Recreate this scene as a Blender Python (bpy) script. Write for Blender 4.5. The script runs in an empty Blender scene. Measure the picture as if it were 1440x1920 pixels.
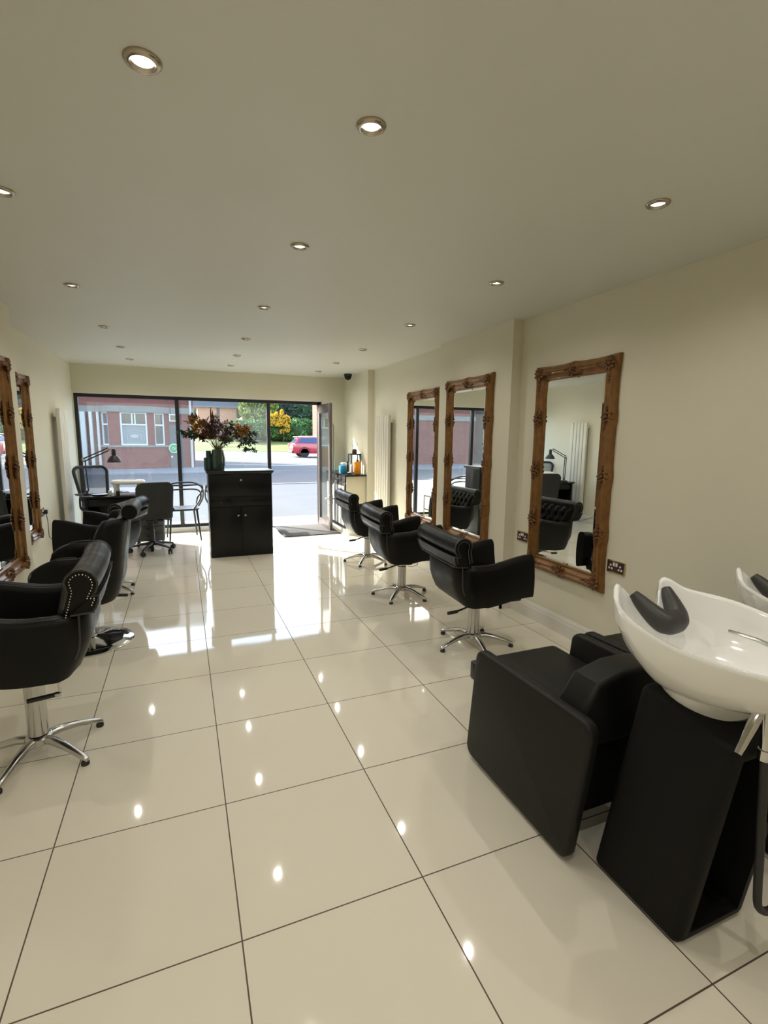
import bpy, bmesh, math, random
from mathutils import Vector, Matrix, Euler
PI = math.pi
sc = bpy.context.scene
C = sc.collection
rnd = random.Random(7)

# ------------------------------------------------------------------ materials
def nmat(name):
    m = bpy.data.materials.new(name); m.use_nodes = True
    nt = m.node_tree; nt.nodes.clear()
    out = nt.nodes.new('ShaderNodeOutputMaterial')
    return m, nt, out
def pbr(name, col, rough=.5, metal=0., coat=0., spec=.5, var=0., vscale=8., bump=0., bscale=40., rvar=0., trans=0., ior=1.5, sheen=0., emit=None, estr=0.):
    m, nt, out = nmat(name)
    p = nt.nodes.new('ShaderNodeBsdfPrincipled')
    nt.links.new(p.outputs[0], out.inputs[0])
    p.inputs['Base Color'].default_value = (*col, 1)
    p.inputs['Roughness'].default_value = rough
    p.inputs['Metallic'].default_value = metal
    p.inputs['Coat Weight'].default_value = coat
    p.inputs['Coat Roughness'].default_value = .08
    p.inputs['Specular IOR Level'].default_value = spec
    p.inputs['Transmission Weight'].default_value = trans
    p.inputs['IOR'].default_value = ior
    p.inputs['Sheen Weight'].default_value = sheen
    if emit:
        p.inputs['Emission Color'].default_value = (*emit, 1); p.inputs['Emission Strength'].default_value = estr
    if var or rvar or bump:
        tc = nt.nodes.new('ShaderNodeTexCoord')
    if var or rvar:
        n = nt.nodes.new('ShaderNodeTexNoise'); n.inputs['Scale'].default_value = vscale; n.inputs['Detail'].default_value = 5
        nt.links.new(tc.outputs['Object'], n.inputs['Vector'])
    if var:
        r = nt.nodes.new('ShaderNodeMapRange'); r.inputs[1].default_value = .3; r.inputs[2].default_value = .7
        r.inputs[3].default_value = 1 - var; r.inputs[4].default_value = 1 + var
        nt.links.new(n.outputs[0], r.inputs[0])
        mx = nt.nodes.new('ShaderNodeVectorMath'); mx.operation = 'SCALE'
        mx.inputs[0].default_value = col
        nt.links.new(r.outputs[0], mx.inputs['Scale']); nt.links.new(mx.outputs[0], p.inputs['Base Color'])
    if rvar:
        r = nt.nodes.new('ShaderNodeMapRange'); r.inputs[1].default_value = .3; r.inputs[2].default_value = .7
        r.inputs[3].default_value = max(.01, rough - rvar); r.inputs[4].default_value = rough + rvar
        nt.links.new(n.outputs[0], r.inputs[0]); nt.links.new(r.outputs[0], p.inputs['Roughness'])
    if bump:
        n2 = nt.nodes.new('ShaderNodeTexNoise'); n2.inputs['Scale'].default_value = bscale; n2.inputs['Detail'].default_value = 4
        nt.links.new(tc.outputs['Object'], n2.inputs['Vector'])
        b = nt.nodes.new('ShaderNodeBump'); b.inputs['Strength'].default_value = bump; b.inputs['Distance'].default_value = .004
        nt.links.new(n2.outputs[0], b.inputs['Height']); nt.links.new(b.outputs[0], p.inputs['Normal'])
    return m
def emission(name, col, s):
    m, nt, out = nmat(name)
    e = nt.nodes.new('ShaderNodeEmission'); e.inputs[0].default_value = (*col, 1); e.inputs[1].default_value = s
    nt.links.new(e.outputs[0], out.inputs[0]); return m
def pane_mat(name, tint=(1, 1, 1), haze=0., ior=1.5):
    """thin architectural glass: clear, fresnel reflection, a faint white veil put in for milky reflections"""
    m, nt, out = nmat(name)
    t = nt.nodes.new('ShaderNodeBsdfTransparent'); t.inputs[0].default_value = (*tint, 1)
    g = nt.nodes.new('ShaderNodeBsdfGlossy'); g.inputs['Roughness'].default_value = .0
    f = nt.nodes.new('ShaderNodeFresnel')
    ge = nt.nodes.new('ShaderNodeNewGeometry'); mr = nt.nodes.new('ShaderNodeMapRange')
    mr.inputs[3].default_value = ior; mr.inputs[4].default_value = 1 / ior      # same fresnel from both faces of a thin pane
    nt.links.new(ge.outputs['Backfacing'], mr.inputs[0]); nt.links.new(mr.outputs[0], f.inputs[0])
    mx = nt.nodes.new('ShaderNodeMixShader')
    nt.links.new(f.outputs[0], mx.inputs[0]); nt.links.new(t.outputs[0], mx.inputs[1]); nt.links.new(g.outputs[0], mx.inputs[2])
    last = mx
    if haze:
        d = nt.nodes.new('ShaderNodeBsdfTranslucent'); d.inputs[0].default_value = (.9, .9, .95, 1)
        m2 = nt.nodes.new('ShaderNodeMixShader'); m2.inputs[0].default_value = haze
        nt.links.new(mx.outputs[0], m2.inputs[1]); nt.links.new(d.outputs[0], m2.inputs[2]); last = m2
    nt.links.new(last.outputs[0], out.inputs[0]); return m
def tile_mat():
    m, nt, out = nmat('cream_porcelain_tile'); N = nt.nodes.new; L = nt.links.new
    geo = N('ShaderNodeNewGeometry'); sep = N('ShaderNodeSeparateXYZ'); L(geo.outputs['Position'], sep.inputs[0])
    def mth(op, a, b=None):
        n = N('ShaderNodeMath'); n.operation = op
        for i, v in enumerate((a, b)):
            if v is None: continue
            if isinstance(v, (int, float)): n.inputs[i].default_value = v
            else: L(v, n.inputs[i])
        return n.outputs[0]
    ds, cells = [], []
    for k in range(2):
        t = mth('DIVIDE', sep.outputs[k], .6)
        cells.append(mth('FLOOR', t))
        fr = mth('FRACT', t)
        ds.append(mth('MINIMUM', fr, mth('SUBTRACT', 1., fr)))
    d = mth('MINIMUM', ds[0], ds[1])
    grout = mth('LESS_THAN', d, .0038)
    cb = N('ShaderNodeCombineXYZ'); L(cells[0], cb.inputs[0]); L(cells[1], cb.inputs[1])
    wn = N('ShaderNodeTexWhiteNoise'); wn.noise_dimensions = '2D'; L(cb.outputs[0], wn.inputs['Vector'])
    nz = N('ShaderNodeTexNoise'); nz.inputs['Scale'].default_value = 2.2; nz.inputs['Detail'].default_value = 6; L(geo.outputs['Position'], nz.inputs['Vector'])
    f = mth('ADD', mth('MULTIPLY', wn.outputs['Value'], .035), mth('ADD', .945, mth('MULTIPLY', nz.outputs[0], .06)))
    vm = N('ShaderNodeVectorMath'); vm.operation = 'SCALE'; vm.inputs[0].default_value = (.72, .675, .56); L(f, vm.inputs['Scale'])
    mix = N('ShaderNodeMix'); mix.data_type = 'RGBA'
    L(grout, mix.inputs['Factor']); L(vm.outputs[0], mix.inputs['A']); mix.inputs['B'].default_value = (.085, .055, .035, 1)
    p = N('ShaderNodeBsdfPrincipled'); L(mix.outputs['Result'], p.inputs['Base Color'])
    L(mth('ADD', .045, mth('MULTIPLY', grout, .6)), p.inputs['Roughness'])
    p.inputs['IOR'].default_value = 1.55
    n3 = N('ShaderNodeTexNoise'); n3.inputs['Scale'].default_value = 3.5; n3.inputs['Detail'].default_value = 1; L(geo.outputs['Position'], n3.inputs['Vector'])
    b = N('ShaderNodeBump'); b.inputs['Strength'].default_value = .02; b.inputs['Distance'].default_value = .02
    L(n3.outputs[0], b.inputs['Height']); L(b.outputs[0], p.inputs['Normal'])
    L(p.outputs[0], out.inputs[0]); return m
def brick_mat(name, c1, c2, mortar, scale=1., rough=.9):
    m, nt, out = nmat(name); N = nt.nodes.new; L = nt.links.new
    tc = N('ShaderNodeTexCoord'); mp = N('ShaderNodeMapping'); mp.inputs['Rotation'].default_value = (PI / 2, 0, 0)
    L(tc.outputs['Object'], mp.inputs[0])
    b = N('ShaderNodeTexBrick'); b.inputs['Scale'].default_value = scale
    b.inputs['Color1'].default_value = (*c1, 1); b.inputs['Color2'].default_value = (*c2, 1); b.inputs['Mortar'].default_value = (*mortar, 1)
    b.inputs['Mortar Size'].default_value = .012; b.inputs['Brick Width'].default_value = .45; b.inputs['Row Height'].default_value = .15
    L(mp.outputs[0], b.inputs['Vector'])
    p = N('ShaderNodeBsdfPrincipled'); p.inputs['Roughness'].default_value = rough
    L(b.outputs[0], p.inputs['Base Color']); L(p.outputs[0], out.inputs[0]); return m
def mesh_fabric(name, col):
    m, nt, out = nmat(name); N = nt.nodes.new; L = nt.links.new
    tc = N('ShaderNodeTexCoord')
    w = N('ShaderNodeTexChecker'); w.inputs['Scale'].default_value = 260; L(tc.outputs['Object'], w.inputs['Vector'])
    p = N('ShaderNodeBsdfPrincipled'); p.inputs['Base Color'].default_value = (*col, 1); p.inputs['Roughness'].default_value = .8
    t = N('ShaderNodeBsdfTransparent'); mx = N('ShaderNodeMixShader')
    mr = N('ShaderNodeMapRange'); mr.inputs[3].default_value = .35; mr.inputs[4].default_value = .85
    L(w.outputs['Fac'], mr.inputs[0]); L(mr.outputs[0], mx.inputs[0])
    L(p.outputs[0], mx.inputs[2]); L(t.outputs[0], mx.inputs[1]); L(mx.outputs[0], out.inputs[0]); return m

M = {}
M['tile'] = tile_mat()
M['wall'] = pbr('greige_wall_paint', (.70, .67, .545), .75, var=.015, vscale=1.5, bump=.03, bscale=150)
M['ceiling'] = pbr('white_ceiling_paint', (.66, .66, .605), .5, var=.012, vscale=1.2)
M['white'] = pbr('white_gloss_paint', (.72, .70, .64), .3)
M['radwhite'] = pbr('white_radiator_enamel', (.70, .67, .58), .35)
M['black_frame'] = pbr('black_powder_coat', (.012, .012, .014), .4)
M['alu'] = pbr('grey_aluminium', (.15, .135, .135), .35, metal=.6)
M['glass'] = pane_mat('window_glass', (.90, .935, .95), .012)
M['doorglass'] = pane_mat('door_glass', (.93, .96, .96), .004)
M['leather'] = pbr('black_leather', (.006, .006, .0055), .38, spec=.18, bump=.12, bscale=120, rvar=.08, vscale=14)
M['leather_soft'] = pbr('black_vinyl', (.010, .0098, .0085), .48, spec=.25, bump=.1, bscale=160)
M['piping'] = pbr('dark_piping', (.03, .029, .028), .35)
M['chrome'] = pbr('polished_chrome', (.62, .61, .60), .09, metal=1)
M['chrome_worn'] = pbr('worn_chrome', (.55, .54, .53), .2, metal=1, rvar=.06, vscale=30)
M['rubber'] = pbr('black_rubber', (.02, .02, .02), .6)
M['steel'] = pbr('brushed_steel', (.5, .49, .47), .3, metal=1)
M['stud'] = pbr('silver_studs', (.7, .68, .62), .25, metal=1)
M['gold'] = pbr('antique_gold_frame', (.21, .095, .022), .42, metal=.25, coat=.25, var=.22, vscale=22, bump=.15, bscale=60)
M['gold_dark'] = pbr('carved_bronze_gold', (.135, .058, .016), .45, metal=.25, var=.35, vscale=40, bump=.3, bscale=70)
M['mirror'] = pbr('mirror_silvering', (.86, .88, .86), .0, metal=1)
M['desk_black'] = pbr('black_gloss_laminate', (.006, .006, .006), .26, spec=.3)
M['desk_top'] = pbr('black_desk_top', (.012, .012, .012), .3)
M['cream'] = pbr('cream_panel', (.62, .57, .43), .5)
M['greypanel'] = pbr('grey_panel', (.34, .36, .36), .4)
M['basin'] = pbr('white_ceramic', (.88, .875, .85), .08, coat=.5)
M['neck'] = pbr('grey_gel_rubber', (.035, .033, .032), .45)
M['ped'] = pbr('black_textured_plastic', (.007, .007, .0065), .6, spec=.14, bump=.25, bscale=260)
M['brass'] = pbr('brass_plate', (.60, .47, .25), .25, metal=1)
M['brown'] = pbr('brown_insert', (.05, .02, .018), .4)
M['bone'] = pbr('white_plastic', (.78, .77, .73), .35)
M['plastic_black'] = pbr('black_plastic', (.015, .015, .016), .4)
M['fabric_dark'] = pbr('charcoal_fabric', (.035, .037, .036), .85, bump=.3, bscale=300)
M['meshfab'] = mesh_fabric('black_mesh_fabric', (.02, .02, .025))
M['trolley'] = pbr('grey_trolley', (.16, .165, .165), .5)
M['mat'] = pbr('charcoal_entrance_mat', (.060, .056, .052), .95, bump=.6, bscale=400, var=.15, vscale=90)
M['teal'] = pbr('dark_teal_glass', (.01, .04, .04), .06, coat=.3)
M['vase'] = pbr('smoky_green_glass', (.035, .07, .055), .05, trans=.35, coat=.4)
M['orange'] = pbr('orange_liquid_bottle', (.95, .33, .02), .15, trans=.1)
M['blue'] = pbr('blue_tissue_carton', (.03, .33, .62), .5, var=.2, vscale=30)
M['tissue'] = pbr('white_tissue', (.85, .85, .85), .9)
M['amber'] = pbr('brown_glass_pot', (.06, .035, .02), .2)
M['reed'] = pbr('reed_stick', (.12, .09, .06), .8)
M['lamp_lens'] = emission('downlight_lens', (1., .95, .84), 2.6)
M['lamp_bulb'] = emission('downlight_bulb', (1., .96, .88), 45)
M['ring'] = pbr('satin_nickel_ring', (.46, .40, .31), .25, metal=1)
M['asphalt'] = pbr('pale_asphalt', (.054, .060, .067), .9, var=.12, vscale=.8, bump=.2, bscale=30)
M['paving'] = pbr('sandy_paving', (.13, .115, .09), .9, var=.1, vscale=1.5)
M['paving_pink'] = pbr('pinkish_paving', (.080, .071, .071), .9, var=.1, vscale=.7)
M['kerb'] = pbr('grey_kerb_stone', (.17, .17, .175), .9)
M['roadline'] = pbr('white_road_paint', (.75, .75, .73), .8)
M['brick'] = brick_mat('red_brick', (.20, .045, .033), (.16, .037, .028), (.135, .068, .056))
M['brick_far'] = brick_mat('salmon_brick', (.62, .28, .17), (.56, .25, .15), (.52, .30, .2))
M['stone'] = pbr('weathered_stone_band', (.20, .195, .17), .9, var=.1, vscale=2)
M['stone_pale'] = pbr('pale_painted_stone', (.50, .47, .43), .8, var=.06, vscale=2)
M['upvc'] = pbr('white_window_frame', (.62, .62, .64), .4)
M['winglass'] = pbr('dark_window_glass', (.045, .055, .06), .04, coat=.5)
M['winfrost'] = pbr('frosted_window_glass', (.20, .215, .215), .25)
M['etch'] = pbr('etched_glass', (.33, .35, .35), .4)
M['sign_green'] = pbr('green_sign', (.04, .27, .10), .5)
M['sign_light'] = pbr('pale_green_ring', (.45, .68, .48), .5)
M['slate'] = pbr('grey_roof_slate', (.10, .105, .11), .8, var=.1, vscale=2)
M['grass'] = pbr('lawn_grass', (.105, .14, .026), .95, var=.18, vscale=.6, bump=.5, bscale=8)
M['hedge'] = pbr('hedge_leaf', (.105, .235, .055), .7, var=.5, vscale=1.1)
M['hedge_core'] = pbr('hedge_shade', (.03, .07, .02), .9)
M['yellow'] = pbr('yellow_blossom', (.72, .44, .03), .8, var=.25, vscale=2)
M['conifer'] = pbr('dark_conifer', (.075, .115, .07), .85, var=.5, vscale=1.2)
M['olive'] = pbr('olive_foliage', (.30, .34, .07), .85, var=.35, vscale=.8)
M['bark'] = pbr('bark', (.08, .06, .045), .9)
M['carred'] = pbr('red_car_paint', (.45, .012, .04), .25, coat=.8)
M['carglass'] = pbr('car_glass', (.03, .06, .13), .05, coat=.5)
M['tyre'] = pbr('tyre_rubber', (.02, .02, .02), .8)
M['alloy'] = pbr('alloy_wheel', (.35, .35, .37), .3, metal=.8)
M['carlamp'] = pbr('car_lamp', (.7, .25, .2), .2)
M['silver'] = pbr('silver_trim', (.7, .7, .72), .3, metal=.7)
M['dry1'] = pbr('dried_ochre', (.30, .155, .035), .8, var=.3, vscale=25)
M['dry2'] = pbr('dried_brown', (.10, .040, .022), .8, var=.3, vscale=25)
M['dry3'] = pbr('dried_dark_plum', (.045, .018, .022), .8, var=.3, vscale=25)
M['dry4'] = pbr('dried_cream', (.62, .52, .40), .8, var=.15, vscale=25)
M['dry5'] = pbr('eucalyptus_leaf', (.05, .075, .05), .7, var=.3, vscale=25)
M['dry6'] = pbr('peach_bloom', (.68, .33, .17), .8, var=.2, vscale=25)
M['stemdry'] = pbr('dry_stem', (.13, .09, .045), .8)
M['card'] = pbr('pale_card', (.7, .69, .62), .7)
M['drain'] = pbr('dark_bellows', (.02, .022, .025), .3)

# ------------------------------------------------------------------ mesh helpers
def NB(): return bmesh.new()
def finish(bm, ang=38):
    bmesh.ops.recalc_face_normals(bm, faces=bm.faces[:])
    th = math.radians(ang)
    for f in bm.faces: f.smooth = True
    for e in bm.edges:
        e.smooth = True if len(e.link_faces) != 2 else e.calc_face_angle(0) < th
def obj(name, bm, mat, parent=None, loc=None, rot=None, ang=38, mats=None, recalc=True):
    if recalc: finish(bm, ang)
    me = bpy.data.meshes.new(name); bm.to_mesh(me); bm.free()
    for mm in (mats or [mat]): me.materials.append(mm)
    o = bpy.data.objects.new(name, me); C.objects.link(o)
    if parent: o.parent = parent
    if loc is not None: o.location = loc
    if rot is not None: o.rotation_euler = rot
    return o
def thing(name, label, cat, loc=(0, 0, 0), rotz=0., group=None):
    o = bpy.data.objects.new(name, None); C.objects.link(o); o.empty_display_size = .1
    o.location = loc; o.rotation_euler = (0, 0, rotz)
    o['label'] = label; o['category'] = cat
    if group: o['group'] = group
    return o
def tag(o, label, cat, group=None):
    o['label'] = label; o['category'] = cat
    if group: o['group'] = group
    return o
def struct(o, label=None):
    o['kind'] = 'structure'
    return o
def dup(o, parent=None):
    c = o.copy(); C.objects.link(c)
    if parent is not None: c.parent = parent
    for ch in o.children: dup(ch, c)
    return c
def dup_thing(root, loc, rotz, label, group=None):
    r = dup(root); r.location = loc; r.rotation_euler = (0, 0, rotz); r['label'] = label
    if group: r['group'] = group
    return r
def box(bm, x0, x1, y0, y1, z0, z1, bev=0., seg=2, mat=None, mi=0):
    r = bmesh.ops.create_cube(bm, size=1)
    vs = r['verts']
    mt = Matrix.Translation(((x0 + x1) / 2, (y0 + y1) / 2, (z0 + z1) / 2)) @ Matrix.Diagonal((x1 - x0, y1 - y0, z1 - z0, 1))
    if mat is not None: mt = mat @ mt
    bmesh.ops.transform(bm, matrix=mt, verts=vs)
    fs = list({f for v in vs for f in v.link_faces})
    for f in fs: f.material_index = mi
    if bev > 0:
        es = list({e for v in vs for e in v.link_edges})
        r = bmesh.ops.bevel(bm, geom=es, offset=bev, segments=seg, profile=.5, affect='EDGES', clamp_overlap=True)
        for f in r['faces']: f.material_index = mi
def loft(bm, rings, closed=True, cap0=True, cap1=True, loop=False, mi=0):
    vr = [[bm.verts.new(p) for p in r] for r in rings]
    n = len(vr[0]); m = len(vr)
    for i in range(m if loop else m - 1):
        a, b = vr[i], vr[(i + 1) % m]
        for j in range(n if closed else n - 1):
            try: bm.faces.new((a[j], a[(j + 1) % n], b[(j + 1) % n], b[j])).material_index = mi
            except ValueError: pass
    if not loop and closed:
        if cap0: bm.faces.new(vr[0][::-1]).material_index = mi
        if cap1: bm.faces.new(vr[-1]).material_index = mi
    return vr
def tube(bm, pts, r, n=8, closed=False, mi=0, cap=True, flat=1.):
    pts = [Vector(p) for p in pts]; m = len(pts)
    rr = r if isinstance(r, (list, tuple)) else [r] * m
    tans = []
    for i in range(m):
        a = pts[(i - 1) % m] if (closed or i > 0) else pts[i]
        b = pts[(i + 1) % m] if (closed or i < m - 1) else pts[i]
        tans.append((b - a).normalized())
    up = Vector((0, 0, 1)) if abs(tans[0].z) < .9 else Vector((1, 0, 0))
    u = (up - tans[0] * up.dot(tans[0])).normalized(); rings = []
    for i in range(m):
        t = tans[i]; u = (u - t * u.dot(t))
        if u.length < 1e-6: u = Vector((1, 0, 0)) - t * t.x
        u.normalize(); v = t.cross(u)
        rings.append([pts[i] + (u * math.cos(2 * PI * k / n) * flat + v * math.sin(2 * PI * k / n)) * rr[i] for k in range(n)])
    loft(bm, rings, True, cap, cap, loop=closed, mi=mi)
def lathe(bm, prof, n=24, c=(0, 0, 0), mat=None, mi=0, cap=True):
    rings = []
    for (r, z) in prof:
        ring = [Vector((c[0] + max(r, 1e-4) * math.cos(2 * PI * k / n), c[1] + max(r, 1e-4) * math.sin(2 * PI * k / n), c[2] + z)) for k in range(n)]
        if mat is not None: ring = [mat @ p for p in ring]
        rings.append(ring)
    loft(bm, rings, True, cap, cap, mi=mi)
def sphere(bm, c, r, u=12, v=8, sc_=(1, 1, 1), rot=None, mi=0):
    mt = Matrix.Translation(c) @ (rot.to_matrix().to_4x4() if rot else Matrix.Identity(4)) @ Matrix.Diagonal((*sc_, 1))
    r_ = bmesh.ops.create_uvsphere(bm, u_segments=u, v_segments=v, radius=r, matrix=mt)
    for f in {f for w in r_['verts'] for f in w.link_faces}: f.material_index = mi
def spline(pts, k=6, closed=False):
    pts = [Vector(p) for p in pts]; n = len(pts); out = []
    for i in range(n if closed else n - 1):
        p1, p2 = pts[i], pts[(i + 1) % n]
        p0 = pts[(i - 1) % n] if (closed or i > 0) else p1 * 2 - p2
        p3 = pts[(i + 2) % n] if (closed or i < n - 2) else p2 * 2 - p1
        for s in range(k):
            t = s / k
            out.append(.5 * ((2 * p1) + (p2 - p0) * t + (2 * p0 - 5 * p1 + 4 * p2 - p3) * t * t + (3 * p1 - p0 - 3 * p2 + p3) * t ** 3))
    if not closed: out.append(pts[-1])
    return out
def rrect(x0, x1, y0, y1, r, n=5):
    out = []
    for cx, cy, a in ((x1 - r, y1 - r, 0), (x0 + r, y1 - r, 90), (x0 + r, y0 + r, 180), (x1 - r, y0 + r, 270)):
        for k in range(n + 1):
            t = math.radians(a + 90 * k / n); out.append((cx + r * math.cos(t), cy + r * math.sin(t)))
    return out
def slab(bm, poly, axis, a0, a1, rim=.0, mi=0):
    """extrude a 2-D outline along x, y or z with softened edges"""
    def P(p, a, s=0.):
        q = p
        if axis == 'x': return Vector((a, q[0], q[1]))
        if axis == 'y': return Vector((q[0], a, q[1]))
        return Vector((q[0], q[1], a))
    cx = sum(p[0] for p in poly) / len(poly); cy = sum(p[1] for p in poly) / len(poly)
    def inset(d):
        n = len(poly); out = []
        for i in range(n):
            a = Vector(poly[i - 1]); b = Vector(poly[i]); c = Vector(poly[(i + 1) % n])
            t = ((b - a).normalized() + (c - b).normalized())
            t = t.normalized() if t.length > 1e-9 else (c - b).normalized()
            nn = Vector((-t.y, t.x))
            if nn.dot(Vector((cx, cy)) - b) < 0 and d > 0: pass
            out.append(b + nn * d)
        return out
    area = sum(poly[i - 1][0] * poly[i][1] - poly[i][0] * poly[i - 1][1] for i in range(len(poly)))
    if area < 0: poly = poly[::-1]
    if rim <= 0: rings = [[P(p, a0) for p in poly], [P(p, a1) for p in poly]]
    else:
        s = 1 if a1 > a0 else -1
        rings = []
        for k in range(4):
            t = k / 3 * PI / 2        # 0: face plane (inset), pi/2: full outline
            rings.append([P(p, a0 + s * rim * (1 - math.cos(t))) for p in inset(rim * (1 - math.sin(t)))])
        b2 = []
        for k in range(4):
            t = k / 3 * PI / 2
            b2.append([P(p, a1 - s * rim * (1 - math.cos(t))) for p in inset(rim * (1 - math.sin(t)))])
        rings += b2[::-1]
    loft(bm, rings, True, True, True, mi=mi)
def rpoly(pts, r, n=5):
    out = []; m = len(pts)
    for i in range(m):
        a, b, c = Vector(pts[i - 1]), Vector(pts[i]), Vector(pts[(i + 1) % m])
        u = (a - b).normalized(); v = (c - b).normalized(); ha = u.angle(v) / 2
        d = r / math.tan(ha); ctr = b + (u + v).normalized() * (r / math.sin(ha))
        p0 = b + u * d - ctr; p1 = b + v * d - ctr
        a0 = math.atan2(p0.y, p0.x); da = (math.atan2(p1.y, p1.x) - a0 + PI) % (2 * PI) - PI
        for k in range(n + 1): out.append((ctr.x + r * math.cos(a0 + da * k / n), ctr.y + r * math.sin(a0 + da * k / n)))
    return out
def smooth(t): t = max(0., min(1., t)); return t * t * (3 - 2 * t)

# ------------------------------------------------------------------ room measurements
H = 2.4626; XL = -.8925; XR = 3.1644; YF = 7.462; YB = -2.6
# ------------------------------------------------------------------ shell
bm = NB(); box(bm, XL - .2, XR + .2, YB - .2, 7.60, -.12, 0); struct(obj('floor', bm, M['tile']))
bm = NB(); box(bm, XL - .2, XR + .2, YB - .2, 7.75, H, H + .15); struct(obj('ceiling', bm, M['ceiling']))
bm = NB(); box(bm, XL - .2, XL, YB - .2, 7.70, 0, H); struct(obj('wall_left', bm, M['wall']))
bm = NB(); box(bm, XR, XR + .2, YB - .2, 7.70, 0, H); struct(obj('wall_right', bm, M['wall']))
bm = NB(); box(bm, XL, XR, YB - .2, YB, 0, H); struct(obj('wall_back', bm, M['wall']))
bm = NB(); box(bm, XL, XR, YF, 7.70, 2.075, H); box(bm, 2.69, XR, YF, 7.70, 0, 2.075); box(bm, XL, XL + .012, YF, 7.70, 0, 2.075)
struct(obj('wall_front', bm, M['wall']))
BRX = 3.066; BR0, BR1 = 2.80, 4.05
bm = NB(); box(bm, BRX, XR, BR0, BR1, 0, H); struct(obj('wall_right_breast', bm, M['wall']))
BLX = -.70
bm = NB(); box(bm, XL, BLX, 2.72, 4.12, 0, H); struct(obj('wall_left_breast', bm, M['wall']))
PX, PY = 3.07, 6.27
bm = NB(); box(bm, PX, XR, PY, YF, 0, H); struct(obj('wall_right_pier', bm, M['wall']))
def skirting(name, side, segs):
    """side: +1 right wall (profile grows to -x), -1 left wall"""
    bm = NB()
    prof = [(0, 0), (.018, 0), (.018, .095), (.013, .108), (.013, .118), (.007, .130), (.004, .14), (0, .14)]
    for (x, y0, y1) in segs:
        loft(bm, [[Vector((x - side * d, y, z)) for d, z in prof] for y in (y0, y1)])
    return struct(obj(name, bm, M['white'], ang=20))
skirting('baseboard_right', 1, [(XR, YB, BR0), (BRX, BR0 - .018, BR1 + .018), (XR, BR1, 6.27)])
skirting('baseboard_left', -1, [(XL, YB, 2.72), (BLX, 2.702, 4.138), (XL, 4.12, YF)])
bm = NB(); prof = [(0, 0), (.018, 0), (.018, .095), (.013, .118), (.004, .14), (0, .14)]
loft(bm, [[Vector((x, BR0 - d, z)) for d, z in prof] for x in (BRX - .018, XR)])
struct(obj('baseboard_breast', bm, M['white'], ang=20))

# ------------------------------------------------------------------ shop front
YW0, YW1 = 7.50, 7.56
bm = NB()
box(bm, -.880, -.832, YW0, YW1, .07, 2.062, .004); box(bm, -.832, 2.66, YW0, YW1, 2.012, 2.062, .004)
box(bm, .428, .486, YW0, YW1, .075, 2.012, .004); box(bm, -.832, .428, YW0, YW1, .07, .115, .004); box(bm, .486, 1.79, YW0, YW1, .07, .115, .004)
box(bm, 1.79, 1.846, YW0, YW1, 0, 2.012, .004); box(bm, 2.625, 2.685, YW0, YW1, 0, 2.062, .004)
struct(obj('window_frame', bm, M['black_frame']))
for i, (a, b) in enumerate(((-.832, .428), (.486, 1.79))):
    bm = NB(); box(bm, a, b, 7.528, 7.534, .115, 2.012); struct(obj('window_%d' % (i + 1), bm, M['glass']))
bm = NB(); box(bm, -.88, 1.79, 7.44, 7.56, 0, .07, .006); struct(obj('trim_sill', bm, M['white']))
bm = NB(); box(bm, XL + .012, 2.69, YF, 7.50, 2.063, 2.075, .002); struct(obj('trim_head', bm, M['white']))
bm = NB(); box(bm, 1.846, 2.625, 7.44, 7.58, 0, .012, .003); struct(obj('trim_threshold', bm, M['steel']))
# door leaf: hinged on the right jamb, swung inwards
door = thing('door_1', 'grey aluminium glazed shop door standing open into the room', 'door', (2.652, 7.50, 0), 0)
del door['category']; door['kind'] = 'structure'
door.rotation_euler = (0, 0, math.radians(-90.5))
# leaf local: x along leaf width (0..0.77 after rotation points to -y)
bm = NB(); W = .735
box(bm, 0, .075, -.022, .022, .015, 2.005, .003); box(bm, W - .075, W, -.022, .022, .015, 2.005, .003)
box(bm, .075, W - .075, -.022, .022, 1.865, 2.005, .003); box(bm, .075, W - .075, -.022, .022, .015, .13, .003)
obj('door_frame', bm, M['alu'], door)
bm = NB(); box(bm, .075, W - .075, -.003, .003, .13, 1.865); obj('door_pane', bm, M['doorglass'], door)
bm = NB()
tube(bm, [(W - .03, -.03, .52), (W - .03, -.06, .52), (W - .13, -.06, .52)], .009); tube(bm, [(W - .03, .03, .52), (W - .03, .055, .52), (W - .13, .055, .52)], .009)
box(bm, W - .05, W - .01, -.03, .03, .44, .58, .004); obj('door_handle', bm, M['steel'], door)
bm = NB(); tube(bm, [(W - .02, .028, .75), (W - .02, .052, .80), (W - .02, .052, 1.65), (W - .02, .028, 1.70)], .010); obj('pull_bar', bm, M['steel'], door)
bm = NB(); box(bm, .25, .55, .022, .06, 1.93, 1.99, .006); obj('door_closer', bm, M['steel'], door)
m_ = NB(); box(m_, 1.855, 2.74, 6.535, 7.435, .001, .014, .004)
tag(obj('door_mat', m_, M['mat']), 'large charcoal entrance mat on the floor inside the open shop door', 'door mat')

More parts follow.
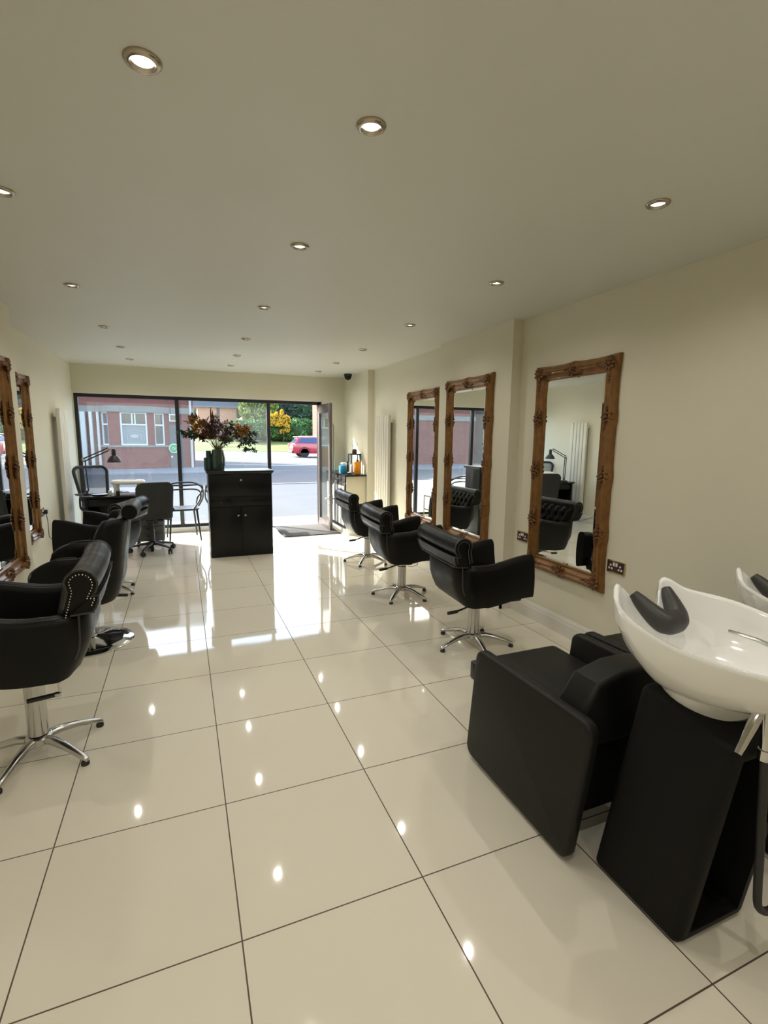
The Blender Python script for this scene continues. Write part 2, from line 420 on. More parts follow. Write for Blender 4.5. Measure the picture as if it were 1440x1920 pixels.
# ------------------------------------------------------------------ downlights
LAMP_W = 11; LAMP_C = (1., .95, .875)
def downlight(x, y, label, on):
    t = thing('ceiling_downlight', label, 'ceiling light', (x, y, H), 0, 'recessed ceiling downlights')
    if on is None:
        bm = NB(); lathe(bm, [(.048, 0), (.048, -.003), (.045, -.007), (.038, -.011), (.034, -.011), (.032, -.006), (.029, -.001), (.027, .002)], 28); obj('trim_ring', bm, M['ring'], t)
        bm = NB(); lathe(bm, [(.029, -.0005), (.022, -.0015), (.004, -.002)], 24); obj('lens', bm, M['lamp_lens'], t)
        bm = NB(); lathe(bm, [(.0095, -.0018), (.008, -.0034), (.002, -.004)], 16); obj('bulb', bm, M['lamp_bulb'], t)
    return t
cols = {'A': ('left-hand', (-.127, -.124, -.106, -.085, -.077)), 'B': ('middle', (1.10, 1.111, 1.129, 1.15, 1.173, 1.188)), 'R': ('right-hand', (2.373, 2.384, 2.39, 2.426, 2.445, 2.454))}
ordn = ['nearest', 'second', 'third', 'fourth', 'fifth', 'sixth']
spots = [(.452, .862, 'bright recessed downlight nearest the top left of the ceiling, tilted in a brassy ring')]
ys = {'A': (1.866, 3.238, 4.593, 5.713, 6.685), 'B': (.885, 1.962, 3.29, 4.626, 5.748, 6.70), 'R': (.902, 2.064, 3.362, 4.693, 5.80, 6.754)}
for k, (nm, xs) in cols.items():
    for i, x in enumerate(xs):
        spots.append((x, ys[k][i], 'recessed ceiling downlight, %s of the %s row running to the shop window' % (ordn[i] if i else 'nearest', nm)))
first = None
for (x, y, lb) in spots:
    if first is None: t = first = downlight(x, y, lb, None)
    else: t = dup_thing(first, (x, y, H), 0, lb)
    ld = bpy.data.lights.new('downlight_lamp', 'SPOT'); ld.energy = LAMP_W; ld.color = LAMP_C; ld.shadow_soft_size = .010
    ld.spot_size = math.radians(158); ld.spot_blend = 1.
    lo = bpy.data.objects.new('downlight_lamp', ld); C.objects.link(lo); lo.location = (x, y, H - .02)
for (x, y) in ((1.1, -.4), (2.37, -.4), (-.12, -.6), (1.1, -1.6), (2.37, -1.6), (-.12, -1.8)):   # unseen lamps added behind the camera in line with the rows, as extra brightness
    ld = bpy.data.lights.new('downlight_lamp', 'SPOT'); ld.energy = LAMP_W * 1.25; ld.color = LAMP_C; ld.shadow_soft_size = .010
    ld.spot_size = math.radians(158); ld.spot_blend = 1.
    lo = bpy.data.objects.new('downlight_lamp', ld); C.objects.link(lo); lo.location = (x, y, H - .02)

# dome camera
t = thing('security_camera', 'small black dome security camera on the ceiling near the door corner', 'camera', (2.96, 6.88, H))
bm = NB(); lathe(bm, [(.062, 0), (.062, -.03), (.056, -.036)], 24); obj('housing', bm, M['plastic_black'], t)
bm = NB(); lathe(bm, [(.055, -.034), (.052, -.055), (.042, -.075), (.024, -.09), (.002, -.096)], 24); obj('dome', bm, M['desk_black'], t)

# ------------------------------------------------------------------ radiators
def radiator(name, label, x, y0, y1, z0, z1, side, ncol):
    t = thing(name, label, 'radiator', (x, (y0 + y1) / 2, 0), 0, 'tall white column radiators')
    w = (y1 - y0) / ncol
    for i in range(ncol):
        bm = NB(); a = y0 - (y0 + y1) / 2 + i * w
        box(bm, -side * .095, -side * .055, a + .007, a + w - .007, z0, z1, .008, 3)
        obj('column', bm, M['radwhite'], t)
    for zz in (z0 + .08, z1 - .08):
        bm = NB(); box(bm, -side * .055, -side * .028, y0 - (y0 + y1) / 2 + .01, (y1 - y0) / 2 - .01, zz - .02, zz + .02, .004)
        obj('header_pipe', bm, M['radwhite'], t)
    for yy in (-(y1 - y0) / 2 + .06, (y1 - y0) / 2 - .06):
        bm = NB(); tube(bm, [(-side * .045, yy, 0), (-side * .045, yy, z0 + .1)], .008); sphere(bm, (-side * .045, yy, .10), .02, 10, 6)
        obj('valve_pipe', bm, M['chrome'], t)
    for zz in (z0 + .12, z1 - .12):
        bm = NB(); box(bm, -side * .05, 0, -.05, .05, zz - .03, zz + .03)
        obj('wall_bracket', bm, M['radwhite'], t)
radiator('wall_radiator', 'tall white vertical radiator on the right wall beside the door pier', XR, 5.47, 5.97, .2, 1.785, 1, 6)
radiator('wall_radiator', 'tall white vertical radiator on the left wall beside the shop window', XL, 6.10, 6.50, .2, 1.785, -1, 5)

# ------------------------------------------------------------------ ornate mirrors
def rosette_bm(s=1., petals=7, seed=1):
    bm = NB(); r = random.Random(seed)
    sphere(bm, (0, 0, .018 * s), .018 * s, 10, 6, (1, 1, .8))
    for ring, (n, d, L, h) in enumerate(((petals, .03, .026, .012), (petals + 2, .048, .026, .006))):
        for k in range(n):
            a = 2 * PI * k / n + ring * .4 + r.uniform(-.15, .15)
            sphere(bm, (math.cos(a) * d * s, math.sin(a) * d * s * 1.25, h * s), L * s * .62, 8, 6, (1.35, .8, .75), Euler((0, -.35, a)))
    for k in range(4):
        a = PI / 2 + (k % 2) * PI + r.uniform(-.25, .25)
        sphere(bm, (math.cos(a) * .05 * s + r.uniform(-.02, .02), math.sin(a) * .085 * s, .004), .028 * s, 8, 6, (.7, 1.5, .5), Euler((0, 0, r.uniform(-.3, .3))))
    return bm
def corner_bm(seed=2):
    bm = NB(); r = random.Random(seed)
    sphere(bm, (0, 0, .02), .024, 10, 6, (1, 1, .8))
    for k in range(9):
        a = 2 * PI * k / 9 + r.uniform(-.1, .1)
        sphere(bm, (math.cos(a) * .04, math.sin(a) * .04, .012), .022, 8, 6, (1.3, .75, .8), Euler((0, -.3, a)))
    for arm in range(2):
        for k in range(5):
            d = .055 + k * .024
            p = (-d, .006 * math.sin(k * 2), .008) if arm == 0 else (.006 * math.sin(k * 2), -d, .008)
            sphere(bm, p, .024 - k * .003, 8, 6, (1.2, .95, .7), Euler((0, 0, r.uniform(-.5, .5) + arm * PI / 2)))
    sphere(bm, (.022, .022, .006), .032, 8, 6, (1, 1, .5))
    return bm
# local frame coordinates: u across, v up, w out of the wall  -> object built in XY plane facing +Z then rotated
MW, MH, FW = .80, 1.59, .105
def frame_bm():
    bm = NB()
    # profile: (distance from outer edge inward, height off the wall)
    prof = [(0, 0), (0, .022), (.006, .030), (.012, .030), (.018, .036), (.024, .046), (.032, .050), (.040, .046), (.046, .038), (.052, .040), (.060, .040), (.066, .032), (.076, .022), (.086, .018), (.092, .022), (.099, .022), (.104, .014), (.104, 0)]
    # outline stations with gentle swelling where the ornaments sit
    def swell(t, L, n):
        b = 0
        for k in range(n):
            c = L * (k + 1) / (n + 1); b = max(b, math.exp(-((t - c) / .05) ** 2))
        b = max(b, math.exp(-(t / .09) ** 2), math.exp(-((t - L) / .09) ** 2))
        return .010 * b
    st = []
    for (p, q, n, k) in (((-1, -1), (1, -1), 1, 14), ((1, -1), (1, 1), 3, 34), ((1, 1), (-1, 1), 1, 14), ((-1, 1), (-1, -1), 3, 34)):
        A = Vector((p[0] * MW / 2, p[1] * MH / 2)); B = Vector((q[0] * MW / 2, q[1] * MH / 2)); L = (B - A).length
        nin = Vector((-(B - A).y, (B - A).x)).normalized()
        for i in range(k):
            t = L * i / k; P = A + (B - A) * (i / k)
            st.append((P, nin if i else None, swell(t, L, n), p))
    rings = []
    for (P, nin, sw, c) in st:
        if nin is None:
            d = Vector((-c[0], -c[1]))
            rings.append([Vector((P.x + d.x * (a) - d.x * sw * (1 - a / FW), P.y + d.y * a - d.y * sw * (1 - a / FW), h)) for a, h in prof])
        else:
            # clamp mitre region so neighbouring stations follow the mitre
            ring = []
            for a, h in prof:
                q = P + nin * a
                lim_x, lim_y = MW / 2 - a, MH / 2 - a
                x = max(-lim_x, min(lim_x, q.x)); y = max(-lim_y, min(lim_y, q.y))
                x -= nin.x * sw * (1 - a / FW); y -= nin.y * sw * (1 - a / FW)
                ring.append(Vector((x, y, h)))
            rings.append(ring)
    loft(bm, rings, True, False, False, loop=True)
    return bm
def make_mirror(label):
    t = thing('framed_mirror', label, 'mirror', (0, 0, 0), 0, 'ornate gilt salon mirrors')
    obj('frame', frame_bm(), M['gold'], t, ang=50)
    bm = NB(); iw, ih = MW / 2 - FW + .004, MH / 2 - FW + .004; bv = .022
    loft(bm, [[Vector((x * w, y * h, z)) for x, y in ((-1, -1), (1, -1), (1, 1), (-1, 1))] for w, h, z in ((iw, ih, .004), (iw, ih, .010), (iw - bv, ih - bv, .0125))], True, True, True)
    obj('mirror_glass', bm, M['mirror'], t, ang=1)
    cb = None
    for k, (sx, sy) in enumerate(((1, 1), (-1, 1), (-1, -1), (1, -1))):
        if cb is None: o = cb = obj('corner_ornament', corner_bm(), M['gold_dark'], t)
        else: o = cb.copy(); C.objects.link(o); o.parent = t
        o.location = (sx * (MW / 2 - .052), sy * (MH / 2 - .052), .036); o.rotation_euler = (0, 0, k * PI / 2); o.scale = (.78, .78, .8)
    rb = None
    pos = [(sx * (MW / 2 - .050), MH * f, 0) for sx in (-1, 1) for f in (-.25, 0, .25)] + [(0, sy * (MH / 2 - .050), PI / 2) for sy in (-1, 1)]
    for (x, y, a) in pos:
        if rb is None: o = rb = obj('rosette', rosette_bm(1.), M['gold_dark'], t)
        else: o = rb.copy(); C.objects.link(o); o.parent = t
        o.location = (x, y, .034); o.rotation_euler = (0, 0, a); o.scale = (.72, .74, .8)
    return t
def place_mirror(t, x, yc, zc, side):
    t.location = (x, yc, zc)
    # local X -> along wall, local Y -> up, local Z -> out of the wall
    t.rotation_euler = (PI / 2, 0, -PI / 2) if side > 0 else (PI / 2, 0, PI / 2)
mlab = ['tall ornate gold framed mirror on the right wall nearest the backwash basins', 'tall ornate gold framed mirror on the right chimney breast, middle of the right wall', 'tall ornate gold framed mirror on the right wall nearest the white radiator', 'ornate gold framed mirror cut off by the left edge of the photo', 'ornate gold framed mirror on the left wall just before the left radiator']
mir = make_mirror(mlab[0]); place_mirror(mir, XR - .001, 2.165, 1.245, 1)
for lb, x, yc, zc, s in ((mlab[1], BRX - .001, 3.44, 1.26, 1), (mlab[2], XR - .001, 4.59, 1.245, 1), (mlab[3], BLX + .001, 3.42, 1.245, -1), (mlab[4], XL + .001, 4.74, 1.245, -1)):
    m2 = dup_thing(mir, (0, 0, 0), 0, lb); place_mirror(m2, x, yc, zc, s)

# ------------------------------------------------------------------ sockets
def socket(label, x, y, z, side, w=.146, plate='brass'):
    t = thing('wall_socket', label, 'socket', (x, y, z))
    s = -side
    bm = NB(); box(bm, 0, s * .009, -w / 2, w / 2, -.043, .043, .003); obj('plate', bm, M[plate], t)
    bm = NB(); box(bm, s * .0085, s * .0105, -w / 2 + .006, w / 2 - .006, -.036, .036, .0005); obj('insert', bm, M['brown'] if plate == 'brass' else M['bone'], t)
    for k in (-1, 1):
        bm = NB()
        for (yy, zz) in ((0, .010), (-.011, -.012), (.011, -.012)): box(bm, s * .010, s * .0125, k * w * .27 + yy - .006, k * w * .27 + yy + .006, zz - .006, zz + .006)
        obj('outlet', bm, M['bone'], t)
    bm = NB()
    for k in (-1, 1): box(bm, s * .010, s * .016, k * .011 - .007, k * .011 + .007, .006, .030, .001)
    obj('rocker_switch', bm, M['bone'], t)
    return t
socket('brass double wall socket with brown inserts right of the nearest gold mirror', XR, 1.672, .648, 1)
socket('brass double socket half hidden left of the nearest right-hand gold mirror', XR, 2.662, .668, 1)
socket('double wall socket on the left wall beside the far mirror, with a plug in it', XL, 5.36, .675, -1)
t = thing('plug_cable', 'black plug with a thin cable trailing down the left wall', 'cable', (XL + .0105, 5.40, .675))
bm = NB(); box(bm, .001, .034, -.022, .022, -.022, .022, .006); obj('plug', bm, M['plastic_black'], t)
bm = NB(); tube(bm, spline([(.02, .0, -.02), (.022, .03, -.12), (.015, .06, -.27), (.012, .10, -.29), (.012, .22, -.36), (.012, .45, -.52), (.014, .8, -.655), (.05, .95, -.667)], 6), .0035, 6); obj('cable', bm, M['plastic_black'], t)

# ------------------------------------------------------------------ styling chairs
def bk0(y, b): return smooth((b + .12 - y) / .12)
def tub_bm(hw=.30, f=.27, b=-.275, rc=.13, t=.075, zb=.375, ztf=None, taper_back=.085, taper_side=.03, flare=.03, lean=0., roundfront=False):
    path = []
    n1, n2, n3 = 9, 8, 7
    for i in range(n1): path.append((Vector((hw, f + (b + rc - f) * i / n1)), Vector((-1, 0))))
    for i in range(n2):
        a = -PI / 2 * i / n2; path.append((Vector((hw - rc + rc * math.cos(a), b + rc + rc * math.sin(a))), Vector((-math.cos(a), -math.sin(a)))))
    for i in range(n3): path.append((Vector((hw - rc - 2 * (hw - rc) * i / n3, b)), Vector((0, 1))))
    for i in range(n2):
        a = -PI / 2 - PI / 2 * i / n2; path.append((Vector((-hw + rc + rc * math.cos(a), b + rc + rc * math.sin(a))), Vector((-math.cos(a), -math.sin(a)))))
    for i in range(n1 + 1): path.append((Vector((-hw, b + rc + (f - b - rc) * i / n1)), Vector((1, 0))))
    rings = []
    for (P, n) in path:
        k = smooth((P.y - b) / (f - b))
        bk = max(0., min(1., n.y))                       # 1 on the back, 0 on the sides
        zt = ztf(P.y) if ztf else (.665 + .055 * smooth((P.y + .08) / (f + .08)))
        z0 = zb + .005 * bk + (0 if roundfront else .045 * smooth((P.y + .05) / (f + .05)))
        tp = taper_side + (taper_back - taper_side) * bk
        pr = [(tp, z0), (tp * .62, z0 + .03), (tp * .28, z0 + .09), (tp * .05, z0 + .15), (0, min(z0 + .19, zt - .05)), (0, zt - .035), (.006, zt - .014), (.022, zt - .002), (t / 2, zt), (t - .02, zt - .003), (t - .005, zt - .016), (t, zt - .04), (t, zt - .10), (t + .01, z0 + .02)]
        ring = []
        for (o, z) in pr:
            o -= lean * bk * smooth((z - .55) / .33)
            q = P + n * o
            y = q.y
            if P.y > f - .12 and not roundfront: y += flare * (1 - (z - z0) / max(.01, zt - z0)) * smooth((P.y - f + .12) / .12)
            ring.append(Vector((q.x, y, z)))
        rings.append(ring)
    bm = NB(); loft(bm, rings, True, True, True); return bm
BPROF = [(-.150, .56), (-.168, .63), (-.190, .70), (-.212, .775)]
RC = (-.262, .80); RR = .064
for a in range(15, 236, 20): BPROF.append((RC[0] + RR * math.cos(math.radians(a)) * .95, RC[1] + RR * math.sin(math.radians(a))))
BPROF += [(-.324, .748), (-.318, .715), (-.308, .690), (-.296, .674), (-.215, .667), (-.205, .56)]
def bhw(z): return .215 + .075 * smooth((z - .62) / .05) + .020 * smooth((z - .67) / .10)
def back_bm():
    bm = NB(); rings = []
    for s in (-1, -.9, -.5, 0, .5, .9, 1): rings.append([Vector((s * bhw(z), y - (.010 * (1 - s * s)), z)) for y, z in BPROF])
    loft(bm, rings); return bm
def inset_prof(d):
    n = len(BPROF); out = []
    for i in range(n):
        a, b_, c = Vector(BPROF[i - 1]), Vector(BPROF[i]), Vector(BPROF[(i + 1) % n])
        tt = ((b_ - a).normalized() + (c - b_).normalized()).normalized()
        out.append(b_ + Vector((tt.y, -tt.x)) * d * (-1))
    return out
def star_base(t, ang, R=.285):
    for k in range(5):
        a = ang + k * 2 * PI / 5
        pts = [(.03, .078), (.09, .080), (.16, .068), (.22, .050), (.27, .034), (R, .026)]
        bm = NB(); rings = []
        for i, (r, z) in enumerate(pts):
            w = (.023, .021, .0185, .017, .0165, .012)[i]; h = (.020, .019, .016, .014, .012, .009)[i]
            rings.append([Vector((r, w * math.cos(q), z + h * math.sin(q))) for q in [2 * PI * j / 10 for j in range(10)]])
        loft(bm, rings)
        bmesh.ops.rotate(bm, cent=(0, 0, 0), matrix=Matrix.Rotation(a, 3, 'Z'), verts=bm.verts[:])
        o = obj('leg', bm, M['chrome_worn'], t)
        bm = NB(); lathe(bm, [(.017, 0), (.018, .012), (.014, .020), (.004, .022)], 14, ((R - .014) * math.cos(a), (R - .014) * math.sin(a), 0)); obj('foot_pad', bm, M['rubber'], o)
    bm = NB(); lathe(bm, [(.050, .055), (.058, .062), (.057, .090), (.050, .098), (.042, .10)], 24); obj('hub', bm, M['chrome_worn'], t)
def styling_chair(label, base_ang=.2, kind='star', lever='bar', studs=True):
    t = thing('styling_chair', label, 'salon chair', (0, 0, 0), 0, 'black hydraulic styling chairs')
    if kind == 'star':
        obj('tub_shell', tub_bm(), M['leather'], t, ang=50)
        obj('backrest', back_bm(), M['leather'], t, ang=50)
        bm = NB()
        for s in (-1, 1):
            tube(bm, [Vector((s * (bhw(z) - .001), y, z)) for y, z in BPROF[2:-1]], .005, 6)
            obj('piping', bm, M['piping'], t); bm = NB()
            tube(bm, spline([(s * .240, -.165, .41), (s * .259, -.228, .50), (s * .264, -.240, .66)], 4), .005, 6)
            obj('side_seam', bm, M['piping'], t); bm = NB()
        zc = .673; tube(bm, [Vector((x, -.298 - .010 * (1 - (x / .285) ** 2), zc)) for x in [i / 10 * .285 for i in range(-10, 11)]], .006, 6)
        obj('back_seam', bm, M['piping'], t)
        ip = inset_prof(.018)
        path = [Vector((0, p[0], p[1])) for p in ip[1:-3]]
        for s in (-1, 1):
            bm = NB()
            if studs:
                L = 0; nxt = 0
                for i in range(len(path) - 1):
                    seg = (path[i + 1] - path[i]).length
                    while nxt <= L + seg:
                        p = path[i] + (path[i + 1] - path[i]) * ((nxt - L) / seg)
                        sphere(bm, (s * (bhw(p.z) + .0005), p.y, p.z), .0038, 6, 4); nxt += .0125
                    L += seg
                obj('stud_trim', bm, M['stud'], t)
            else:
                tube(bm, [Vector((s * bhw(q.z), q.y, q.z)) for q in path], .004, 6); obj('end_piping', bm, M['piping'], t)
        # button-tufted inner back
        bm = NB(); nx, nz = 40, 26; grid = []
        btn = [(x, z) for r_, z in enumerate((.55, .63, .71, .79)) for x in [(-.18 + .09 * k + (.045 if r_ % 2 else 0)) for k in range(5)] if abs(x) < .24]
        for j in range(nz + 1):
            z = .47 + .36 * j / nz; row = []
            yb = -.138 - .085 * ((z - .47) / .33) - (.03 * smooth((z - .78) / .06))
            for i in range(nx + 1):
                x = (-1 + 2 * i / nx) * (bhw(z) - .02)
                d = .028
                for bx, bz in btn:
                    q = ((x - bx) ** 2 + (z - bz) ** 2); d -= .026 * math.exp(-q / .00025) + .010 * math.exp(-q / .0012)
                    for dx in (-1, 1):
                        u = (x - bx) * dx / .045; v = (z - bz) / .08
                        if 0 < v < 1: d -= .008 * math.exp(-((u - v) / .14) ** 2)
                e = min(1, min(i, nx - i) / 3) * min(1, min(j, nz - j) / 2)
                row.append(bm.verts.new((x, yb + max(-.004, d) * e + .002, z)))
            grid.append(row)
        for j in range(nz):
            for i in range(nx): bm.faces.new((grid[j][i], grid[j][i + 1], grid[j + 1][i + 1], grid[j + 1][i]))
        obj('tufted_cushion', bm, M['leather'], t, ang=80)
    else:
        def zt(y):
            z = .665 + .245 * smooth((-.02 - y) / .17)
            q = (y - .10) / .19
            if q > 0: z -= .17 * (1 - math.sqrt(max(0, 1 - min(1, q) ** 2)))
            return z
        obj('tub_shell', tub_bm(hw=.31, f=.29, b=-.25, rc=.17, t=.08, zb=.33, ztf=zt, taper_back=.06, taper_side=.04, roundfront=True, lean=.05), M['leather'], t, ang=50)
        bm = NB(); rings = []
        for s in range(-10, 11):
            x = s / 10 * .19; r = .055 * (1 if abs(s) < 10 else .9)
            rings.append([Vector((x, -.315 + r * math.cos(q), .945 + r * math.sin(q))) for q in [2 * PI * j / 18 for j in range(18)]])
        loft(bm, rings); obj('head_bolster', bm, M['leather'], t, ang=50)
        bm = NB(); slab(bm, rrect(-.215, .215, .46, .86, .05), 'y', -.195, -.14, .018); obj('backrest', bm, M['leather_soft'], t)
        for q in (-1, 1):
            bm = NB(); tube(bm, spline([(q * .309, .27, .50), (q * .3, .25, .60), (q * .28, .12, .668), (q * .29, 0, .675)], 5), .005, 6); obj('piping', bm, M['piping'], t)
    bm = NB(); box(bm, -.222, .222, -.15, .265, .40, .525, .035, 4); obj('seat_cushion', bm, M['leather'], t)
    bm = NB(); box(bm, -.215, .215, -.12, .25, .375, .42, .012); box(bm, -.10, .10, -.10, .10, .335, .378, .004); obj('seat_pan', bm, M['plastic_black'], t)
    bm = NB()
    if kind == 'star':
        lathe(bm, [(.042, .085), (.042, .275), (.044, .278), (.044, .29), (.036, .295), (.036, .345)], 24); obj('column', bm, M['chrome'], t)
        star_base(t, base_ang)
    else:
        lathe(bm, [(.027, .05), (.027, .26), (.033, .265), (.033, .345)], 24); obj('column', bm, M['chrome'], t)
        bm = NB(); lathe(bm, [(.275, 0), (.278, .006), (.272, .012), (.20, .024), (.12, .036), (.06, .046), (.038, .052), (.036, .066), (.028, .068)], 56); obj('disc_base', bm, M['chrome'], t, ang=60)
    bm = NB()
    if lever == 'bar':
        tube(bm, spline([(.035, .07, .335), (.06, .075, .318), (.07, .03, .318), (.07, -.05, .325), (.07, -.13, .305), (.07, -.175, .292)], 5), .009, 8, flat=.6)
        tube(bm, spline([(.045, .02, .325), (.085, .05, .30), (.08, .12, .31), (.05, .14, .33)], 5), .0035, 6)
        lv = obj('pump_lever', bm, M['chrome'], t); bm = NB(); tube(bm, [(.07, -.17, .293), (.07, -.245, .286)], .012, 10)
    else:
        tube(bm, [(-.10, -.10, .37), (-.125, -.12, .36), (-.13, -.125, .265)], .007, 8); tube(bm, [(-.13, -.128, .262), (-.13, -.105, .260)], .0115, 10)
        lv = obj('pump_lever', bm, M['chrome'], t); bm = NB(); tube(bm, [(-.13, -.108, .260), (-.13, .0, .250)], .0105, 10)
    obj('grip', bm, M['rubber'], lv)
    return t
RZ = -PI / 2
def mk(label, x, y, rz, ang, kind='star', lever='bar', studs=False, lift=0.):
    t = styling_chair(label, ang - rz, kind, lever, studs)
    for ch in t.children:                                    # pumped up a little higher on its column
        if ch.name.split('.')[0] == 'column': ch.scale.z = 1 + lift / .345
        elif ch.name.split('.')[0] not in ('leg', 'hub', 'disc_base'): ch.location.z += lift
    t.location = (x, y, 0); t.rotation_euler = (0, 0, rz); return t
mk('black leather styling chair on chrome star base nearest the backwash basins', 2.41, 2.21, RZ + math.radians(-4), math.radians(43))
mk('black leather styling chair on the right, middle of the row of three', 2.38, 3.43, RZ + math.radians(-4), math.radians(10))
mk('black leather styling chair on the right closest to the shop door', 2.52, 4.76, RZ + math.radians(-2), math.radians(16))
mk('black studded scroll back styling chair at the left edge, largest of all', -.185, 1.86, -RZ + math.radians(2), math.radians(33), lever='drop', studs=True, lift=.078)
mk('black round armed styling chair on a round chrome disc base', -.17, 3.22, -RZ, 0, 'disc', lever='bar', lift=.02)
mk('black studded styling chair in the far left corner beside the nail desk', -.225, 4.47, -RZ - math.radians(17), math.radians(40), lever='drop', studs=True, lift=.03)

# ------------------------------------------------------------------ backwash units
def backwash(label, x):
    t = thing('backwash_unit', label, 'hair wash station', (x, 0, 0), 0, 'white basin backwash units')
    for (a, b) in ((-.285, -.238), (.262, .309)):
        bm = NB(); slab(bm, rpoly([(.375, .575), (1.065, .560), (1.125, .022), (.455, .012)], .05, 6), 'x', a, b, .014); obj('side_panel', bm, M['leather_soft'], t)
    bm = NB(); box(bm, -.232, .256, .56, 1.175, .375, .455, .022, 3); obj('seat', bm, M['leather_soft'], t)
    # backrest with shoulders sloping down to the side panels
    prof = [(-.235, .42), (-.235, .56), (-.17, .655), (-.05, .685), (.08, .685), (.195, .655), (.258, .56), (.258, .42)]
    bm = NB(); slab(bm, prof, 'y', .47, .60, .02); obj('backrest', bm, M['leather_soft'], t)
    bm = NB(); box(bm, -.232, .256, .50, .60, .14, .44, .01); box(bm, -.2, .22, .6, 1.08, .30, .376, .008); obj('seat_frame', bm, M['ped'], t)
    for (xx, yy) in ((-.215, .50), (.20, .50), (-.215, 1.0), (.20, 1.0)):
        bm = NB(); box(bm, xx - .02, xx + .03, yy, yy + .07, 0, .31, .008); obj('leg', bm, M['plastic_black'], t)
    bm = NB(); box(bm, -.275, -.24, 1.08, 1.125, .39, .475, .008); obj('recline_lever', bm, M['plastic_black'], t)
    # pedestal: leaning hollow column, open at the back
    x0, x1 = -.18, .125
    bm = NB()
    def yb(z): return .105 - .135 * z
    def yf(z): return .435 - .175 * z
    o_ = [(yb(0), 0), (yf(0), 0), (yf(.735), .75), (yb(.72), .70)]
    def ring(xa): return [Vector((xa, y, z)) for y, z in o_]
    vs = loft(bm, [ring(x0), ring(x1)])
    bm.faces.ensure_lookup_table()
    bk = min(bm.faces, key=lambda f: f.calc_center_median().y)
    es = [e for e in bm.edges if e not in bk.edges[:]] + list(bk.edges)
    bmesh.ops.bevel(bm, geom=es, offset=.028, segments=4, profile=.5, affect='EDGES')
    bm.faces.ensure_lookup_table()
    bk = max([f for f in bm.faces if f.normal.y * (1 if True else 1) != 0], key=lambda f: f.calc_area() * (1 if abs(f.calc_center_median().y - yb(.35)) < .06 else 0))
    r = bmesh.ops.inset_region(bm, faces=[bk], thickness=.022)
    ret = bmesh.ops.extrude_face_region(bm, geom=[bk])
    nv = [v for v in ret['geom'] if isinstance(v, bmesh.types.BMVert)]
    bmesh.ops.translate(bm, vec=(0, .20, 0), verts=nv)
    bmesh.ops.delete(bm, geom=[bk], context='FACES')
    obj('pedestal', bm, M['ped'], t)
    bm = NB(); lathe(bm, [(.085, .66), (.098, .675), (.088, .685), (.10, .697), (.09, .705), (.10, .715), (.09, .725)], 28, (-.03, .18, 0)); obj('bellows_collar', bm, M['drain'], t)
    # basin
    cx, cy = -.03, .16
    nth = 120; rim = []
    for k in range(nth):
        a = 2 * PI * k / nth; c, s = math.cos(a), math.sin(a)
        ex = .82
        px = .252 * math.copysign(abs(c) ** ex, c); py = (.335 if s > 0 else .32) * math.copysign(abs(s) ** ex, s)
        d = abs(math.degrees(math.atan2(math.sin(a - PI / 2), math.cos(a - PI / 2))))     # degrees away from the neck
        z = .940 + .030 * smooth((py + .05) / .3)
        if s > 0: px *= 1 - .14 * smooth((py - .10) / .22)
        z += .038 * math.exp(-((d - 27) / 13) ** 2)
        nk = math.exp(-(d / 15.5) ** 3.2)
        py -= .13 * nk; z -= .07 * nk
        rim.append(Vector((px, py, z)))
    bm = NB(); rings = []
    def ringat(scale, zf, dz=0., sh=0.):
        return [Vector((cx + p.x * scale, cy + sh + p.y * scale, zf(p.z) + dz)) for p in rim]
    zbot = .745; zin = .775
    for k in range(0, 9):
        ph = PI / 2 * (1 - k / 8 * .985)
        cr = []
        for p in rim:
            sv = .30 + .70 * math.cos(ph) ** (1.1 + 1.5 * smooth(p.y / .3))
            cr.append(Vector((cx + p.x * sv, cy + .075 * math.sin(ph) + p.y * sv, p.z - (p.z - zbot) * math.sin(ph) ** 1.15)))
        rings.append(cr)
    rings.append(ringat(1.005, lambda z: z, .003)); rings.append(ringat(.99, lambda z: z, .010)); rings.append(ringat(.965, lambda z: z, .009)); rings.append(ringat(.945, lambda z: z, .0))
    for k in range(1, 9):
        ph = PI / 2 * k / 8
        s = .16 + .77 * math.cos(ph) ** .8
        rings.append(ringat(s, lambda z, ph=ph: z - (z - zin) * math.sin(ph) ** .9, sh=.05 * math.sin(ph)))
    loft(bm, rings); obj('basin', bm, M['basin'], t, ang=60)
    bm = NB(); lathe(bm, [(.095, .706), (.116, .712), (.128, .765)], 32, (cx, cy + .04, 0)); obj('basin_foot', bm, M['basin'], t)
    bm = NB(); lathe(bm, [(.03, .774), (.03, .781), (.02, .779)], 18, (cx, cy + .05, 0)); obj('drain', bm, M['chrome'], t)
    # neck rest
    idx = [i for i in range(nth) if abs(i - nth / 4) <= 6.3]
    pts = [Vector((cx + rim[i].x * .93, cy + rim[i].y * .93 - .012, rim[i].z + .012)) for i in idx]
    pts = [Vector((p.x, p.y, p.z)) for p in spline(pts, 3)]
    n = len(pts); rr = [.041 * (.28 + .70 * math.sin(PI * min(1, max(0, (i + .6) / n))) ** .7) for i in range(n)]
    bm = NB(); tube(bm, pts, rr, 14, flat=1.0); obj('neck_rest', bm, M['neck'], t)
    # mixer
    bm = NB(); lathe(bm, [(.024, .86), (.024, .93), (.020, .945), (.006, .948)], 18, (-.005, .02, 0)); tube(bm, [(-.005, .02, .94), (-.04, .075, .958), (-.075, .13, .968)], [.008, .006, .005], 8); obj('mixer_tap', bm, M['chrome'], t)
    bm = NB(); tube(bm, spline([(-.105, .0, .835), (-.145, .0, .775), (-.190, .0, .705)], 4), [.013] * 5 + [.012, .011, .010, .009], 10)
